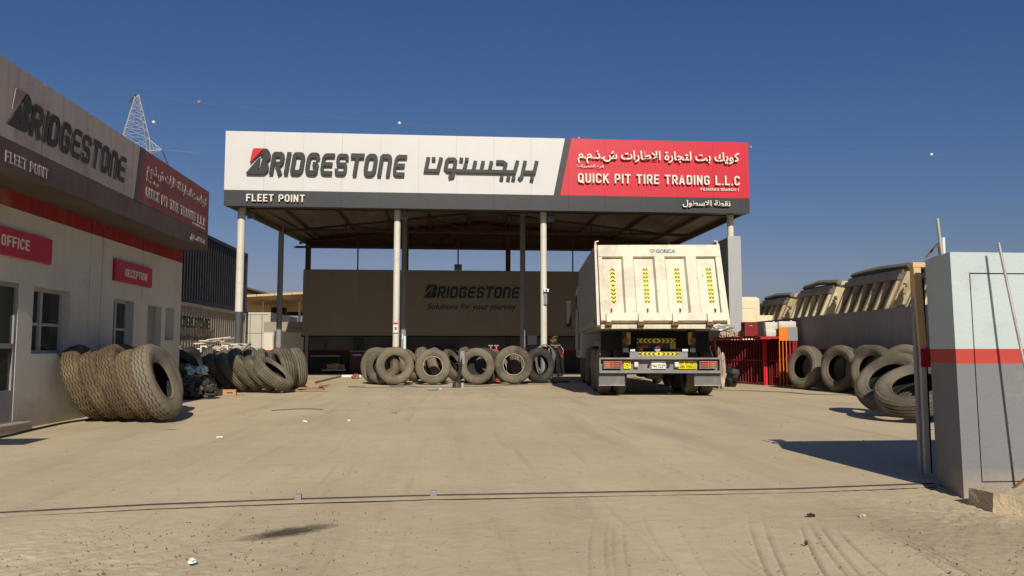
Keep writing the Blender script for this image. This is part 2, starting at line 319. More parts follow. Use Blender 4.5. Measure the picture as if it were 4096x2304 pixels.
def wordmark(parent, T, w, h, ext, mblk, mred):
    """heavy slanted capitals after the photograph: divided B with a red corner, then RIDGESTO n E"""
    t = 0.22; q = t / 2; W = 0.71; H = 1.0
    G = {'R': ([[(q, 0), (q, H - q), (W - q - .08, H - q), (W - q, H - q - .1), (W - q, .56), (W - q - .08, .46), (q + .14, .46)], [(W * .52, .42), (W - q + .02, 0)]], W),
         'I': ([[(q, 0), (q, H)]], t),
         'D': ([[(q, q), (q, H - q), (W - q - .1, H - q), (W - q, H - q - .12), (W - q, q + .12), (W - q - .1, q)]], W),
         'G': ([[(W - q, .68), (W - q, H - q - .08), (W - q - .08, H - q), (q + .1, H - q), (q, H - q - .12), (q, q + .12), (q + .1, q), (W - q, q), (W - q, .48), (W * .52, .48)]], W),
         'E': ([[(W, H - q), (q + .1, H - q), (q, H - q - .12), (q, q + .12), (q + .1, q), (W, q)], [(q, .5), (W - .06, .5)]], W),
         'S': ([[(W - q, .68), (W - q, H - q - .06), (W - q - .07, H - q), (q + .07, H - q), (q, H - q - .06), (q, .58), (q + .07, .5), (W - q - .07, .5), (W - q, .42), (W - q, q + .06), (W - q - .07, q), (q + .07, q), (q, q + .06), (q, .32)]], W),
         'T': ([[(-.02, H - q), (W + .02, H - q)], [(W / 2, H - q), (W / 2, 0)]], W),
         'O': ([[(q, q + .12), (q, H - q - .12), (q + .1, H - q), (W - q - .1, H - q), (W - q, H - q - .12), (W - q, q + .12), (W - q - .1, q), (q + .1, q)]], W),
         'n': ([[(q, 0), (q, H - q), (W - q - .1, H - q), (W - q, H - q - .12), (W - q, 0)]], W)}
    slant = 0.19; x = 1.27; total = 1.27
    for ch in 'RIDGESTOnE': total += G[ch][1] + 0.11
    total = total - 0.11 + slant
    kx = w / total; kz = h / 1.135
    def F(x0, sc=1.0): return lambda a, b: ((x0 + a + slant * b) * kx, b * sc * kz)
    mb = MB(); k = 0
    for ch in 'RIDGESTOnE':
        strokes, adv = G[ch]
        for s_ in strokes:
            closed = (ch in 'DO'); tt = t * (0.8 if ch in 'ES' else 1.0)
            stroke(mb, s_, tt, -0.0015 * (k % 3), ext, closed, F(x), T, 0, True); k += 1
        x += adv + 0.11
    def P(l): return [((a - 105) / 645 * kx, (880 - b) / 645 * kz) for a, b in l]
    mb.prism(P([(105, 858), (565, 400), (596, 450), (588, 520), (525, 772), (548, 768), (640, 879), (140, 880)]), -0.0005, ext, 0, T)
    mb.prism(P([(565, 400), (700, 215), (752, 158), (742, 240), (717, 303)]), -0.001, ext, 0, T)
    mb.prism(P([(717, 303), (748, 160), (790, 146), (870, 168), (930, 228), (972, 320), (966, 400), (930, 468), (862, 500), (820, 530), (680, 440)]), -0.0015, ext, 0, T)
    mb.prism(P([(680, 440), (820, 512), (888, 560), (912, 660), (892, 765), (830, 835), (745, 876), (560, 880), (548, 768), (600, 690)]), -0.001, ext, 0, T)
    o = mb.build('wordmark', mblk, parent)
    if mred:
        mr = MB(); mr.prism(P([(238, 572), (325, 210), (350, 165), (390, 146), (735, 148)]), -0.002, ext, 0, T); mr.build('red_corner', mred, parent)
    return o
def din(name, s, mat, parent, T, w, h, ext=0.03, t=0.165, gap=0.15):
    W = 0.56; q = t / 2; C = [(W - q, .70), (W - q, 1 - q - .1), (W - q - .1, 1 - q), (q + .1, 1 - q), (q, 1 - q - .12), (q, q + .12), (q + .1, q), (W - q - .1, q), (W - q, q + .1)]
    O = [(q, q + .12), (q, 1 - q - .12), (q + .1, 1 - q), (W - q - .1, 1 - q), (W - q, 1 - q - .12), (W - q, q + .12), (W - q - .1, q), (q + .1, q)]
    Pb = [(q, 0), (q, 1 - q), (W - q - .1, 1 - q), (W - q, 1 - q - .1), (W - q, .52), (W - q - .1, .43), (q, .43)]
    G = {'A': ([[(q * .8, 0), (W / 2, 1 - q), (W - q * .8, 0)], [(.13, .26), (W - .13, .26)]], W + .04), 'B': ([[(q, q), (q, 1 - q), (W - q - .1, 1 - q), (W - q - .02, 1 - q - .1), (W - q - .02, .60), (W - q - .1, .52), (q, .52)], [(W - q - .12, .52), (W - q, .42), (W - q, q + .1), (W - q - .1, q), (q, q)]], W),
      'C': ([C + [(W - q, .30)]], W), 'D': ([[(q, q), (q, 1 - q), (W - q - .1, 1 - q), (W - q, 1 - q - .12), (W - q, q + .12), (W - q - .1, q)]], W), 'E': ([[(W - .04, 1 - q), (q, 1 - q), (q, q), (W - .04, q)], [(q, .52), (W - .1, .52)]], W - .05),
      'F': ([[(W - .04, 1 - q), (q, 1 - q), (q, 0)], [(q, .50), (W - .1, .50)]], W - .06), 'G': ([C + [(W - q, .48), (W * .5, .48)]], W), 'H': ([[(q, 0), (q, 1)], [(W - q, 0), (W - q, 1)], [(q, .5), (W - q, .5)]], W), 'I': ([[(q, 0), (q, 1)]], t),
      'J': ([[(W - q - .06, 1), (W - q - .06, q + .1), (W - q - .16, q), (q + .1, q), (q, q + .1), (q, .28)]], W - .05), 'K': ([[(q, 0), (q, 1)], [(W - .04, 1), (q + .02, .42)], [(.22, .60), (W - .02, 0)]], W), 'L': ([[(q, 1), (q, q), (W - .06, q)]], W - .07),
      'N': ([[(q, 0), (q, 1)], [(q, .96), (W - q, .04)], [(W - q, 0), (W - q, 1)]], W + .02), 'O': ([O], W), 'P': ([Pb], W), 'Q': ([O, [(W * .5, .26), (W + .02, -.04)]], W + .02), 'R': ([Pb, [(W * .5, .43), (W - .04, 0)]], W),
      'S': ([[(W - q, .72), (W - q, 1 - q - .08), (W - q - .1, 1 - q), (q + .1, 1 - q), (q, 1 - q - .1), (q, .62), (q + .1, .5), (W - q - .1, .5), (W - q, .40), (W - q, q + .1), (W - q - .1, q), (q + .1, q), (q, q + .08), (q, .28)]], W),
      'T': ([[(0, 1 - q), (W, 1 - q)], [(W / 2, 1 - q), (W / 2, 0)]], W), 'U': ([[(q, 1), (q, q + .12), (q + .1, q), (W - q - .1, q), (W - q, q + .12), (W - q, 1)]], W), 'V': ([[(q * .7, 1), (W / 2, q), (W - q * .7, 1)]], W + .02), '-': ([[(0, .45), (.3, .45)]], .3),
      '1': ([[(0.02, .72), (.24, .93)], [(.24, 1), (.24, 0)]], .32), '.': ([[(0, q), (t, q)]], t), ' ': ([], .28)}
    tot = sum(G[c][1] + gap for c in s) - gap; kx = w / tot; x = 0; mb = MB(); k = 0
    for c in s:
        st, adv = G[c]
        for p in st:
            cl = (c in 'OQ' and len(p) == 8 and p is O) or c == 'D'
            stroke(mb, p, t, -0.0006 * (k % 3), ext, cl, (lambda x0: lambda a, b: ((x0 + a) * kx, b * h))(x), T, 0, c not in 'EFLTIHNK.-1'); k += 1
        x += adv + gap
    return mb.build(name, mat, parent)
def kufi(parent, T, w, h, ext, mat):
    U = 27; S = [([(1497, 250), (1478, 352), (1566, 352), (1590, 250)], 0), ([(1535, 248), (1535, 275)], 0),
       ([(1646, 262), (1684, 262), (1694, 276), (1684, 334), (1672, 346), (1634, 346), (1622, 332), (1632, 276)], 1), ([(1690, 330), (1674, 390), (1645, 398)], 0),
       ([(1738, 248), (1734, 275)], 0), ([(1778, 248), (1774, 275)], 0), ([(1770, 290), (1757, 340)], 0), ([(1700, 350), (2126, 350), (2150, 262)], 0),
       ([(1840, 270), (1825, 340)], 0), ([(1897, 270), (1882, 340)], 0), ([(1958, 270), (1943, 340)], 0), ([(1992, 275), (2042, 275), (2062, 290), (2050, 340)], 0),
       ([(2034, 385), (2028, 412)], 0), ([(2084, 385), (2078, 412)], 0), ([(2122, 385), (2116, 412)], 0), ([(2206, 262), (2180, 385), (2160, 405)], 0),
       ([(2200, 350), (2272, 350), (2292, 262)], 0), ([(2258, 385), (2252, 415)], 0)]
    mb = MB(); f = lambda x, z: ((x - 1465) / 840 * w, (415 - z) / 170 * h)
    for i, (p, c) in enumerate(S): stroke(mb, p, U, -0.0015 * (i % 3), ext, bool(c), f, T)
    return mb.build('arabic_wordmark', mat, parent)

def crumple(name, mat, label, cat, loc, sc, seed, amp=0.35, sub=3, rz=0, group=None, parent=None, freq=2.2):
    bm = bmesh.new(); bmesh.ops.create_icosphere(bm, subdivisions=sub, radius=1)
    for v in bm.verts:
        n = noise.noise(v.co * freq + Vector((seed * 3.1, 0, seed))) + 0.5 * noise.noise(v.co * freq * 2.7 + Vector((0, seed, 5)))
        r = 1 - abs(n) * amp * 1.6 + n * amp * 0.4; v.co *= r; v.co.z = max(v.co.z, -0.55)
    for v in bm.verts: v.co = Vector((v.co.x * sc[0], v.co.y * sc[1], (v.co.z + 0.55) * sc[2]))
    me = bpy.data.meshes.new(name); bm.to_mesh(me); bm.free(); me.materials.append(mat)
    me.polygons.foreach_set('use_smooth', [True] * len(me.polygons)); me.set_sharp_from_angle(angle=rad(30))
    o = link(name, me, parent); o.location = loc; o.rotation_euler = (0, 0, rz)
    if label: tag(o, label, cat, group)
    return o
def clip(poly, a, b, c):          # keep a*x + b*z >= c
    out = []
    for i in range(len(poly)):
        p, q = poly[i], poly[(i + 1) % len(poly)]; dp = a * p[0] + b * p[1] - c; dq = a * q[0] + b * q[1] - c
        if dp >= 0: out.append(p)
        if (dp >= 0) != (dq >= 0):
            k = dp / (dp - dq); out.append((p[0] + (q[0] - p[0]) * k, p[1] + (q[1] - p[1]) * k))
    return out
FRONT = lambda x, y, z: Matrix.Translation((x, y, z))                        # reads along +X, faces -Y
EAST = lambda x, y, z: Matrix.Translation((x, y, z)) @ Matrix.Rotation(rad(90), 4, 'Z')   # reads along +Y, faces +X
# ---------------------------------------------------------------- ground
def ground_mat(name, near):
    m = bpy.data.materials.new(name); m.use_nodes = True; nt = m.node_tree; N = nt.nodes; L = nt.links
    b = N['Principled BSDF']; b.inputs['Roughness'].default_value = 0.95; b.inputs['Specular IOR Level'].default_value = 0.15
    geo = N.new('ShaderNodeNewGeometry'); co = geo.outputs['Position']
    def nz(sc, det=6, scl=(1, 1, 1), rot=0, rg=0.6):
        mp = N.new('ShaderNodeMapping'); mp.inputs['Scale'].default_value = scl; mp.inputs['Rotation'].default_value = (0, 0, rot); L.new(co, mp.inputs[0])
        n = N.new('ShaderNodeTexNoise'); n.inputs['Scale'].default_value = sc; n.inputs['Detail'].default_value = det; n.inputs['Roughness'].default_value = rg
        L.new(mp.outputs[0], n.inputs['Vector']); return n.outputs[0]
    def rg(v, lo, hi, a, c):
        r = N.new('ShaderNodeMapRange'); r.inputs[1].default_value = lo; r.inputs[2].default_value = hi; r.inputs[3].default_value = a; r.inputs[4].default_value = c
        r.clamp = True; L.new(v, r.inputs[0]); return r.outputs[0]
    def mx(f, a, c):
        n = N.new('ShaderNodeMix'); n.data_type = 'RGBA'; L.new(f, n.inputs[0])
        for s, v in ((6, a), (7, c)):
            if isinstance(v, tuple): n.inputs[s].default_value = (*v, 1)
            else: L.new(v, n.inputs[s])
        return n.outputs[2]
    base = (0.605, 0.50, 0.315) if not near else (0.575, 0.475, 0.305)
    c = mx(rg(nz(0.35, 8), 0.35, 0.68, 0, 1), base, (0.49, 0.395, 0.262))
    c = mx(rg(nz(1.0, 8, (1.3, 0.16, 1), 0.0), 0.48, 0.72, 0, 0.75), c, (0.42, 0.34, 0.225))      # wheel paths up and down the yard
    c = mx(rg(nz(0.8, 7, (1.6, 0.2, 1), rad(-28)), 0.52, 0.75, 0, 0.6), c, (0.60, 0.495, 0.34))
    c = mx(rg(nz(6, 8), 0.55, 0.78, 0, 0.55), c, (0.38, 0.305, 0.205))
    c = mx(rg(nz(1.6, 9, (2.2, 0.10, 1), rad(6), 0.7), 0.56, 0.66, 0, 0.4), c, (0.36, 0.29, 0.195))      # narrow scuffs left by wheels
    c = mx(rg(nz(1.3, 9, (2.0, 0.12, 1), rad(22), 0.7), 0.58, 0.68, 0, 0.35), c, (0.38, 0.305, 0.205))
    c = mx(rg(nz(3.2, 9, (1, 1, 1), 0, 0.75), 0.56, 0.70, 0, 0.35), c, (0.66, 0.56, 0.38))
    c = mx(rg(nz(38, 4), 0.66, 0.74, 0, 0.45), c, (0.30, 0.24, 0.165))
    c = mx(rg(nz(17, 3, rg=0.5), 0.70, 0.74, 0, 0.55), c, (0.24, 0.20, 0.15))
    def spot(px, py, sx, sy, rot, col, st, lo=0.45, hi=1.0):
        mp = N.new('ShaderNodeMapping'); mp.vector_type = 'TEXTURE'; mp.inputs['Location'].default_value = (px, py, 0); mp.inputs['Rotation'].default_value = (0, 0, rot)
        mp.inputs['Scale'].default_value = (sx, sy, 1); L.new(co, mp.inputs[0])
        ln = N.new('ShaderNodeVectorMath'); ln.operation = 'LENGTH'
        ml = N.new('ShaderNodeVectorMath'); ml.operation = 'MULTIPLY'; ml.inputs[1].default_value = (1, 1, 0); L.new(mp.outputs[0], ml.inputs[0]); L.new(ml.outputs[0], ln.inputs[0])
        ad = N.new('ShaderNodeMath'); ad.operation = 'MULTIPLY_ADD'; L.new(nz(14, 6), ad.inputs[0]); ad.inputs[1].default_value = 0.9; L.new(ln.outputs['Value'], ad.inputs[2])
        return rg(ad.outputs[0], lo + 0.45, hi + 0.45, st, 0.0), col
    if near:
        for a in [(-0.90, 4.50, 0.30, 0.13, rad(40), (0.075, 0.06, 0.042), 0.95), (-0.75, 4.62, 0.16, 0.07, rad(30), (0.15, 0.12, 0.085), 0.7)]:
            f, col = spot(*a); c = mx(f, c, col)
        f, col = spot(3.2, 4.0, 1.5, 0.75, rad(-35), (0.36, 0.28, 0.185), 0.75, 0.2, 1.2); c = mx(f, c, col)
    else:
        for a in [(2.6, 9.5, 0.3, 2.3, rad(8), (0.41, 0.33, 0.23), 0.6), (-3.5, 10.1, 0.12, 0.05, 0.2, (0.09, 0.075, 0.055), 0.9), (4.4, 12, 0.35, 2.6, rad(-10), (0.42, 0.34, 0.235), 0.5),
                  (-1.8, 13.0, 0.35, 0.08, 0.0, (0.2, 0.16, 0.11), 0.6), (0.4, 19.5, 1.6, 0.6, 0.0, (0.42, 0.335, 0.23), 0.5)]:
            f, col = spot(*a, 0.2, 1.2); c = mx(f, c, col)
    if near:
        at = N.new('ShaderNodeAttribute'); at.attribute_name = 'rut'; c = mx(rg(at.outputs['Fac'], 0.1, 0.8, 0, 0.6), c, (0.20, 0.16, 0.11))   # damp compacted soil pressed into the tracks
    L.new(c, b.inputs['Base Color'])
    bp = N.new('ShaderNodeBump'); bp.inputs['Strength'].default_value = 0.5; bp.inputs['Distance'].default_value = 0.012
    ad = N.new('ShaderNodeMath'); ad.operation = 'MULTIPLY_ADD'; L.new(nz(60, 6), ad.inputs[0]); ad.inputs[1].default_value = 0.5; L.new(nz(9, 8), ad.inputs[2])
    L.new(ad.outputs[0], bp.inputs['Height']); L.new(bp.outputs[0], b.inputs['Normal'])
    return m
m_ground = ground_mat('dusty_concrete', False); m_road = ground_mat('dusty_track', True)
def rail_y(x):
    pts = [(-9, 4.0), (-2.74, 5.04), (-1.9, 5.22), (-1.0, 5.33), (-0.1, 5.39), (2.48, 5.43), (3.62, 5.56), (5, 5.7)]
    for (a, b), (c, d) in zip(pts, pts[1:]):
        if x <= c: return b + (d - b) * (x - a) / (c - a)
    return pts[-1][1]
far = MB(); far.box(-900, 900, -60, 1500, -0.6, -0.12); struct(far.build('ground', m_ground))
yard = MB(); xs = [-40, -9, -2.74, -1.9, -1.0, -0.1, 2.48, 3.62, 5, 40]
for a, b in zip(xs, xs[1:]):
    ya, yb = rail_y(a) + 0.03, rail_y(b) + 0.03
    yard.add([(a, ya, 0), (b, yb, 0), (b, 60, 0), (a, 60, 0), (a, ya, -0.1), (b, yb, -0.1)], [(0, 1, 2, 3), (4, 5, 1, 0)])
struct(yard.build('yard_floor', m_ground))
fl = MB().box(-6.05, 8.95, 31.15, 36.0, -0.05, 0.006).build('workshop_floor', M('canopy_shade_floor', (0.035, 0.03, 0.026), 0.8, var=0.3, scale=1.5)); struct(fl)  # canopy shadow at the back, put into the slab's dark colour
# front track: height field with real ruts
def road():
    x0, x1, y0, y1 = -4.2, 6.2, 1.8, 6.2; nx, ny = 900, 400
    X, Y = np.meshgrid(np.linspace(x0, x1, nx), np.linspace(y0, y1, ny))
    rs = np.random.RandomState(3)
    def vn(sc, seed):
        r = np.random.RandomState(seed); gx = int((x1 - x0) * sc) + 3; gy = int((y1 - y0) * sc) + 3; g = r.rand(gy, gx)
        u = (X - x0) * sc; v = (Y - y0) * sc; i = u.astype(int); j = v.astype(int); fu = u - i; fv = v - j; fu = fu * fu * (3 - 2 * fu); fv = fv * fv * (3 - 2 * fv)
        return (g[j, i] * (1 - fu) + g[j, i + 1] * fu) * (1 - fv) + (g[j + 1, i] * (1 - fu) + g[j + 1, i + 1] * fu) * fv - 0.5
    Z = -0.022 + vn(0.7, 1) * 0.018 + vn(2.5, 2) * 0.006 + vn(8, 3) * 0.0025 + vn(22, 4) * 0.0014
    left = np.clip((-0.4 - X) / 1.2, 0, 1) * np.clip((5.0 - Y) / 0.8, 0, 1); right = np.clip((X - 2.1) / 0.9, 0, 1)
    Z += (left + right) * (vn(30, 5) * 0.012 + vn(14, 6) * 0.010) * (0.6 + vn(1.5, 7))
    RUT = np.zeros_like(Z)
    # (start x, start y, end x, end y, bow, number of lines, gap, depth)
    for ax, ay, bx, by, bow, n, gap, dep in [(1.90, 4.85, 1.37, 3.17, -0.02, 1, 0.10, 0.008), (1.99, 4.85, 1.45, 3.17, -0.02, 1, 0.10, 0.008), (2.16, 4.71, 1.63, 3.17, -0.02, 1, 0.10, 0.009), (2.22, 4.78, 1.74, 3.15, -0.02, 2, 0.06, 0.007), (1.45, 4.29, 1.44, 3.38, -0.02, 2, 0.05, 0.010), (1.21, 4.85, 1.08, 3.73, -0.02, 1, 0.10, 0.005), (0.91, 4.82, 0.60, 3.26, -0.02, 2, 0.12, 0.004), (0.98, 4.76, 0.68, 3.25, -0.02, 2, 0.10, 0.004), (2.49, 4.57, 2.39, 3.57, -0.02, 3, 0.04, 0.006), (2.50, 4.21, 2.25, 3.19, -0.02, 2, 0.08, 0.006), (2.27, 4.54, 1.94, 3.17, -0.02, 1, 0.10, 0.006), (1.38, 4.73, 1.16, 3.21, -0.02, 1, 0.10, 0.005), (-0.1, 3.9, -1.6, 3.0, 0.05, 3, 0.12, 0.004)]:
        d = np.array([bx - ax, by - ay]); Ld = np.hypot(*d); d /= Ld; nrm = np.array([-d[1], d[0]])
        s = (X - ax) * d[0] + (Y - ay) * d[1]; q = (X - ax) * nrm[0] + (Y - ay) * nrm[1] - bow * 4 * (s / Ld) * (1 - s / Ld)
        fade = 0.8 * np.clip(s / 0.7, 0, 1) * np.clip((Ld + 0.6 - s) / 0.3, 0, 1) * (0.45 + 1.1 * np.clip(vn(2.2, 11) + 0.5, 0, 1))
        for k in range(n):
            w = q - k * gap + 0.003 * np.sin(s * 150 + k); g_ = np.exp(-(w / 0.0065) ** 2); Z -= 1.5 * dep * fade * g_ * (0.8 + 0.2 * np.sin(s * 150)); Z += dep * 0.3 * fade * np.exp(-((w - 0.022) / 0.012) ** 2); RUT[:] = np.maximum(RUT, g_ * fade * min(1, dep / 0.008))
    mb = MB(); me = bpy.data.meshes.new('road'); V = np.stack([X, Y, Z], -1).reshape(-1, 3)
    ry = np.array([rail_y(x) for x in X[0]]); keep = (Y < ry[None, :] + 0.06)
    J, I = np.meshgrid(np.arange(ny - 1), np.arange(nx - 1), indexing='ij'); ok = keep[:-1, :-1][J, I].ravel() | (X[:-1, :-1].ravel() > 3.75)
    a = (J * nx + I).ravel()[ok]; F = np.stack([a, a + 1, a + nx + 1, a + nx], 1)
    me.vertices.add(len(V)); me.vertices.foreach_set('co', V.ravel()); me.loops.add(F.size); me.loops.foreach_set('vertex_index', F.ravel())
    me.polygons.add(len(F)); me.polygons.foreach_set('loop_start', np.arange(0, F.size, 4)); me.polygons.foreach_set('use_smooth', np.ones(len(F), bool))
    me.update(); me.validate(); me.materials.append(m_road); at = me.attributes.new('rut', 'FLOAT', 'POINT'); at.data.foreach_set('value', RUT.ravel().astype(np.float32)); struct(link('road', me))
road()
ap = MB(); ap.add([(-60, -30, -0.06), (60, -30, -0.06), (60, 5.6, -0.06), (-60, 4.0, -0.06)], [(0, 1, 2, 3)]); struct(ap.build('track', m_road))
# sliding gate rail with its two stops
r_ = thing('gate_rail', 'thin steel gate rail set in the ground across the yard entrance', 'gate rail')
pts = [(-9, 4.0), (-2.74, 5.04), (-1.9, 5.22), (-1.0, 5.33), (-0.1, 5.39), (2.48, 5.43), (3.62, 5.56)]
k = MB(); kk = MB()
for a, b in zip(pts, pts[1:]):
    kk.add([(a[0], a[1] - 0.05, -0.012), (b[0], b[1] - 0.05, -0.012), (b[0], b[1] - 0.02, 0.003), (a[0], a[1] - 0.02, 0.003), (a[0], a[1] + 0.05, 0.004), (b[0], b[1] + 0.05, 0.004)], [(0, 1, 2, 3), (3, 2, 5, 4)])
    k.box(0, math.hypot(b[0] - a[0], b[1] - a[1]), -0.004, 0.004, -0.01, 0.010, 0, Matrix.Translation((a[0], a[1], 0)) @ Matrix.Rotation(math.atan2(b[1] - a[1], b[0] - a[0]), 4, 'Z'))
kk.build('concrete_strip', m_ledge, r_); k.build('steel_strip', m_darkmetal, r_)
for x in (-1.0, -0.1):
    s = MB(); s.bbox(x - 0.022, x + 0.022, rail_y(x) - 0.012, rail_y(x) + 0.03, 0.0, 0.038, 0.005); s.build('rail_stop', m_steel_g, r_)
# loose stones
def stones(name, n, boxf, smin, smax, mat, seed):
    r = random.Random(seed); mb = MB()
    for i in range(n):
        x, y, z = boxf(r); s = smin + (smax - smin) * r.random() ** 3; q = Quaternion((r.random() - .5, r.random() - .5, r.random() - .5, r.random() - .5)).normalized()
        vs = [Vector((math.cos(a) * (0.7 + 0.5 * r.random()), math.sin(a) * (0.7 + 0.5 * r.random()), 0)) for a in (0, 1.5, 3.1, 4.6)] + [Vector((0, 0, 0.6)), Vector((0, 0, -0.6))]
        vs = [Vector((x, y, z)) + (q @ (v * s)) * 1.0 for v in vs]
        mb.add(vs, [(0, 1, 4), (1, 2, 4), (2, 3, 4), (3, 0, 4), (1, 0, 5), (2, 1, 5), (3, 2, 5), (0, 3, 5)])
    return stuff(mb.build(name, mat))
def nearbox(r):
    k = r.random()
    if k < 0.35: x = r.gauss(-1.9, 0.8); y = 2.9 + 1.9 * r.random()
    elif k < 0.75: x = 2.2 + 2.2 * r.random(); y = 3.1 + 2.0 * r.random()
    else: x = -3 + 6 * r.random(); y = 2.9 + 2.2 * r.random()
    y = min(y, rail_y(x) - 0.05); return x, y, -0.018
tag(stones('gravel', 3800, nearbox, 0.0012, 0.0085, m_pebble, 5), 'loose gravel scattered over the track in front of the gate rail', 'gravel')
tag(stones('grit', 1500, lambda r: (-4.5 + 13 * r.random(), 5.6 + 22 * r.random() ** 1.5, 0.002), 0.002, 0.014, m_stone, 6), 'small grit and chips lying about the concrete yard', 'grit')

# ---------------------------------------------------------------- office building on the left
ob = thing('office_building', 'grey plastered office with a red band under its overhanging fascia, left of the yard', 'building', (-5.42, 5, 0))
OX = -5.42; OB = Matrix.Translation((5.42, -5, 0))
def opart(mb, name, mat, parent=ob, **k):
    mb.v = [(v[0] - (-5.42), v[1] - 5, v[2]) for v in mb.v]; return mb.build(name, mat, parent, **k)
opens = [(9.15, 10.14, 0.11, 1.84), (10.49, 11.47, 0.95, 1.83), (12.9, 13.7, 0.95, 1.83), (14.31, 14.99, 0.02, 1.81), (15.19, 15.66, 1.19, 1.82)]
ys = sorted({8.1, 16.02} | {a for o in opens for a in o[:2]}); zs = sorted({0.0, 3.4} | {a for o in opens for a in o[2:]})
wall = MB(); DEP = 0.20
def openat(y, z): return any(o[0] < y < o[1] and o[2] < z < o[3] for o in opens)
for a, b in zip(ys, ys[1:]):
    for c, d in zip(zs, zs[1:]):
        if openat((a + b) / 2, (c + d) / 2): continue
        wall.add([(OX, a, c), (OX, b, c), (OX, b, d), (OX, a, d)], [(0, 1, 2, 3)])
for a, b, c, d in opens:
    wall.add([(OX, a, c), (OX, b, c), (OX, b, d), (OX, a, d), (OX - DEP, a, c), (OX - DEP, b, c), (OX - DEP, b, d), (OX - DEP, a, d)], [(0, 1, 5, 4), (1, 2, 6, 5), (2, 3, 7, 6), (3, 0, 4, 7)])
wall.add([(OX, 16.02, 0), (OX - 8, 16.02, 0), (OX - 8, 16.02, 3.4), (OX, 16.02, 3.4)], [(0, 1, 2, 3)])
wall.add([(OX, 8.1, 0), (OX - 8, 8.1, 0), (OX - 8, 8.1, 3.4), (OX, 8.1, 3.4)], [(0, 1, 2, 3)])
wall.add([(OX - 8, 8.1, 0), (OX - 8, 16.02, 0), (OX - 8, 16.02, 3.4), (OX - 8, 8.1, 3.4)], [(0, 1, 2, 3)])
opart(wall, 'wall', m_plaster)
opart(MB().box(OX - 8, OX - 0.003, 8.103, 16.017, 3.4, 3.5), 'roof', m_ledge)
opart(MB().box(OX - 0.42, OX - 0.4, 8.9, 15.9, 0, 2.2), 'dark_room', m_black)
for y in (12.02, 12.42, 9.0, 14.0):                                      # slim service conduits down the plaster
    opart(MB().box(OX, OX + 0.012, y, y + 0.016, 0.3 if y < 13 else 1.9, 2.9), 'conduit', m_plaster)
opart(MB().bbox(OX, OX + 0.16, 8.2, 10.3, 0, 0.10, 0.01), 'doorstep', m_ledge)
def window(y0, y1, z0, z1, nx=2, nz=2):
    f = MB(); X0, X1 = OX - 0.16, OX - 0.11; t = 0.045
    f.box(X0, X1, y0, y1, z0, z0 + t); f.box(X0, X1, y0, y1, z1 - t, z1); f.box(X0 + .002, X1 - .002, y0, y0 + t, z0 + t, z1 - t); f.box(X0 + .002, X1 - .002, y1 - t, y1, z0 + t, z1 - t)
    ym = y0 + (y1 - y0) * 0.40; f.box(X0 + 0.004, X1 + 0.012, ym - 0.03, ym + 0.03, z0 + t, z1 - t)
    zm = z0 + (z1 - z0) * 0.45; f.box(X0 + 0.006, X1 - 0.006, y0 + t, ym - 0.03, zm - 0.02, zm + 0.02); f.box(X0 + 0.006, X1 - 0.006, ym + 0.03, y1 - t, zm - 0.02, zm + 0.02)
    fr = opart(f, 'window', m_alu)
    for a, b in ((y0 + t, ym - 0.03), (ym + 0.03, y1 - t)):
        for c, d in ((z0 + t, zm - 0.02), (zm + 0.02, z1 - t)):
            g = MB().box(X0 + 0.02, X0 + 0.026, a, b, c, d); g.v = [(v[0] + 5.42, v[1] - 5, v[2]) for v in g.v]; p = g.build('pane', m_glass, fr)
window(10.49, 11.47, 0.95, 1.83); window(12.9, 13.7, 0.95, 1.83)
d = MB(); d.box(OX - .055, OX - .005, 9.15, 9.21, .11, 1.84); d.box(OX - .055, OX - .005, 10.08, 10.14, .11, 1.84); d.box(OX - .055, OX - .005, 9.21, 10.08, 1.78, 1.84); d.box(OX - .053, OX - .0052, 9.21, 10.08, .11, .5)
d.box(OX - .053, OX - .0052, 9.21, 10.08, 1.02, 1.08); dd = opart(d, 'door', m_steel_g)
for c_, d_ in ((0.5, 1.02), (1.08, 1.78)):
    g = MB().box(OX - 0.035, OX - 0.029, 9.21, 10.08, c_, d_); g.v = [(v[0] + 5.42, v[1] - 5, v[2]) for v in g.v]; g.build('pane', m_glass, dd)
d = MB(); d.box(OX - .17, OX - .12, 14.31, 14.35, .02, 1.81); d.box(OX - .17, OX - .12, 14.62, 14.99, .02, 1.81); opart(d, 'door', m_steel_g)
opart(MB().box(OX - 0.2, OX - 0.19, 15.19, 15.66, 1.19, 1.82), 'niche_back', m_plaster)
